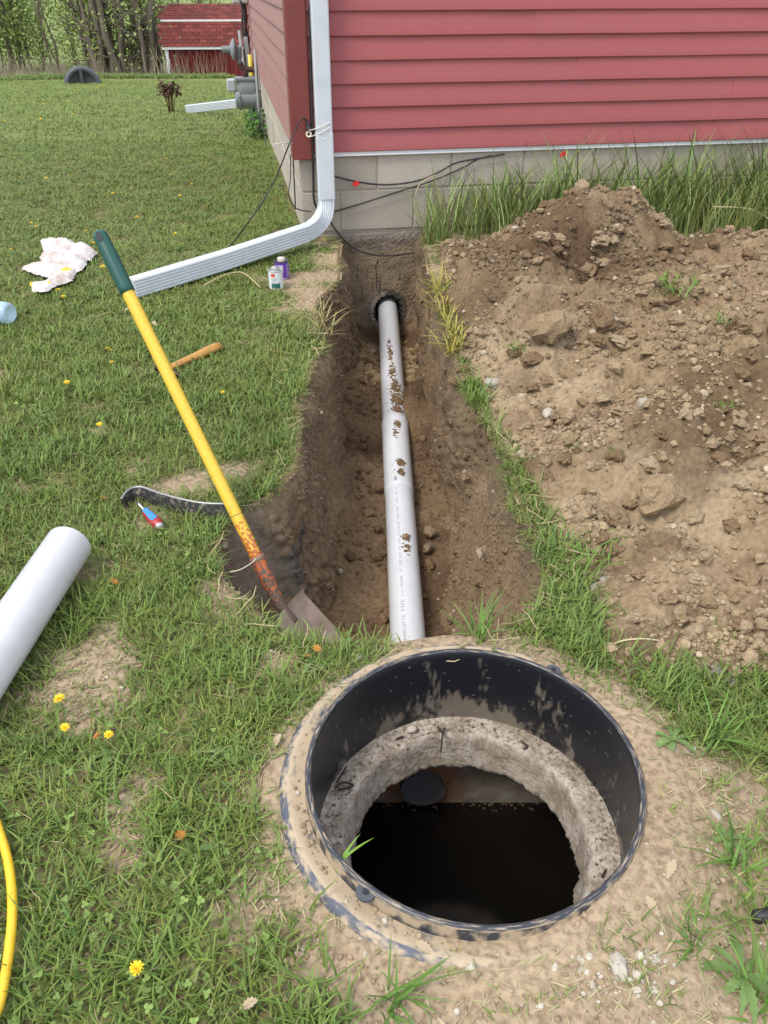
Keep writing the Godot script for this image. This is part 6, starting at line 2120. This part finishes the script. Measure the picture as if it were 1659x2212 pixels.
func build_reeds() -> void:
	var ms := []
	for k in 3:
		var r := RandomNumberGenerator.new()
		r.seed = 800 + k
		var mb := MB.new()
		for s in 7:
			var a := r.randf() * TAU
			var o := Vector3(r.randfn(0, 0.14), 0, r.randfn(0, 0.14))
			var h := r.randf_range(0.3, 1.0)
			var ln := r.randf_range(0.05, 0.5)
			var pts := [o]
			for j in 3: pts.push_back(o + Vector3(cos(a) * ln * h * (j + 1) / 3.0, h * (j + 1) / 3.0, sin(a) * ln * h * pow((j + 1) / 3.0, 2.0)))
			tube(mb, pts, [0.008, 0.007, 0.005, 0.003], 4, false)
		ms.push_back(mb.mesh())
	var xf := [[], [], []]
	var cs := [[], [], []]
	for k in 640:
		var f := rng.randf()
		var z := -rng.randf_range(22.5, 29.5)
		var x := lerpf(-0.52, -0.17, f) * -z
		# the weeds end at the mown lawn, whose edge runs up to the shed
		var edge := lerpf(-22.3, -27.3, smoothstep(0.0, 0.6, f))
		if z > edge + 0.4 * rng.randfn(): continue
		if x > -6.95 and z < -28.2: continue
		var s := rng.randf_range(0.3, 0.75)
		if f > 0.75: s *= rng.randf_range(0.9, 1.35)
		var g := rng.randi() % 3
		xf[g].push_back(rx(Vector3(x, gh(x, z) - 0.02, z), rng.randf() * TAU, Vector3.ONE * s))
		cs[g].push_back(Color(0.40, 0.335, 0.24).lerp(Color(0.22, 0.17, 0.12), rng.randf()) * rng.randf_range(0.8, 1.2))
	for g in 3: stuff("dry_weeds", ms[g], M.dry, xf[g], cs[g], "pale dry weed stalks along the far edge of the lawn", "dry weeds")
	var gm := clump(820, 26, 0.16, 0.14, 0.36, 0.016, 0.7, 4)
	var gx := []
	var gc := []
	for k in 1500:
		var f := rng.randf()
		var edge := lerpf(-21.7, -27.0, smoothstep(0.0, 0.6, f))
		var z := edge + rng.randfn(0, 0.55)
		var x := lerpf(-0.55, -0.17, f) * -z
		gx.push_back(rx(Vector3(x, gh(x, z) - 0.01, z), rng.randf() * TAU, Vector3(1, 0.6, 1) * rng.randf_range(0.6, 1.0)))
		gc.push_back(Color(0.13, 0.21, 0.05).lerp(Color(0.21, 0.25, 0.09), rng.randf()))
	stuff("rough_grass", gm, M.grass, gx, gc, "rough unmown green grass at the far edge of the lawn", "grass")

# ---------------------------------------------------------------- scene
func _ready() -> void:
	var cam := Camera3D.new()
	cam.name = "camera"
	cam.position = CAM; cam.rotation_degrees = Vector3(-PITCH, 0, 0)
	cam.fov = rad_to_deg(2.0 * atan(CY / FP)); cam.near = 0.05; cam.far = 600.0
	add_child(cam)
	cam.current = true
	var env := Environment.new()
	env.background_mode = Environment.BG_SKY
	var sky := Sky.new()
	var ps := ProceduralSkyMaterial.new()
	ps.sky_top_color = Color(0.86, 0.89, 0.95); ps.sky_horizon_color = Color(0.90, 0.92, 0.95); ps.sky_curve = 0.2
	ps.ground_bottom_color = Color(0.42, 0.42, 0.36); ps.ground_horizon_color = Color(0.75, 0.77, 0.75)
	ps.sun_angle_max = 1.0
	sky.sky_material = ps
	env.sky = sky
	env.background_energy_multiplier = 1.0
	env.tonemap_mode = Environment.TONE_MAPPER_LINEAR
	env.tonemap_exposure = 1.85
	env.sdfgi_enabled = true; env.ssao_enabled = true; env.ssil_enabled = true
	var we := WorldEnvironment.new()
	we.name = "environment"
	we.environment = env
	add_child(we)
	var sun := DirectionalLight3D.new()
	sun.name = "sun"
	sun.light_energy = 0.55; sun.light_angular_distance = 20.0; sun.light_color = Color(1.0, 0.98, 0.95)
	sun.shadow_enabled = true
	sun.rotation_degrees = Vector3(-56, -48, 0)
	add_child(sun)

	rng.seed = 20240511
	n1 = fast(1, 0.01, 3); n2 = fast(2, 0.01, 3); n3 = fast(3, 0.01, 4)
	nc.seed = 4; nc.noise_type = FastNoiseLite.TYPE_CELLULAR; nc.frequency = 0.032; nc.fractal_type = FastNoiseLite.FRACTAL_NONE
	nc.cellular_return_type = FastNoiseLite.RETURN_DISTANCE
	house = thing("house", "red lap-sided house wall and corner on a grey block foundation", "house", HOUSE, "", deg_to_rad(10))
	make_trench()
	for q in [[390, 1040, .11, 1.0], [300, 1125, .1, .9], [310, 1000, .09, .8], [215, 932, .05, .8], [190, 1425, .1, 1.0], [205, 1500, .07, .9], [160, 1560, .06, .7], [175, 1240, .08, .9], [505, 1010, .08, .8], [590, 1450, .06, .8], [590, 1690, .06, .75], [620, 1770, .06, .75], [650, 1930, .05, .7], [700, 2080, .07, .7], [830, 2120, .11, .75], [280, 1835, .05, .8], [480, 1265, .07, .9], [640, 600, .16, .75], [690, 650, .12, .9], [700, 700, .08, .9], [720, 560, .1, .9], [1350, 1340, .12, .9], [1430, 1390, .08, .8], [1000, 1400, .05, 1.0], [880, 1400, .05, .9], [560, 470, .1, .4], [680, 1420, .05, .6], [620, 1580, .06, .7], [1180, 2120, .25, .8], [1550, 1500, .12, .5]]:
		var p := on_ground(q[0], q[1])
		bare_spots.push_back([p.x, p.z, q[2], q[3]])
	make_materials()
	print("materials ", Time.get_ticks_msec())
	make_ground()
	print("ground ", Time.get_ticks_msec())
	build_trench()
	build_heap()
	print("heap ", Time.get_ticks_msec())
	build_house()
	build_tank()
	build_pipes()
	print("tank ", Time.get_ticks_msec())
	build_background()
	print("background ", Time.get_ticks_msec())
	build_downspouts()
	build_cables()
	build_meter()
	build_shovel()
	build_tools()
	build_cans()
	build_cloth()
	build_bottle()
	build_stones()
	print("things ", Time.get_ticks_msec())
	build_lawn()
	build_tall_grass()
	build_weeds()
	build_dandelions()
	print("done ", Time.get_ticks_msec())
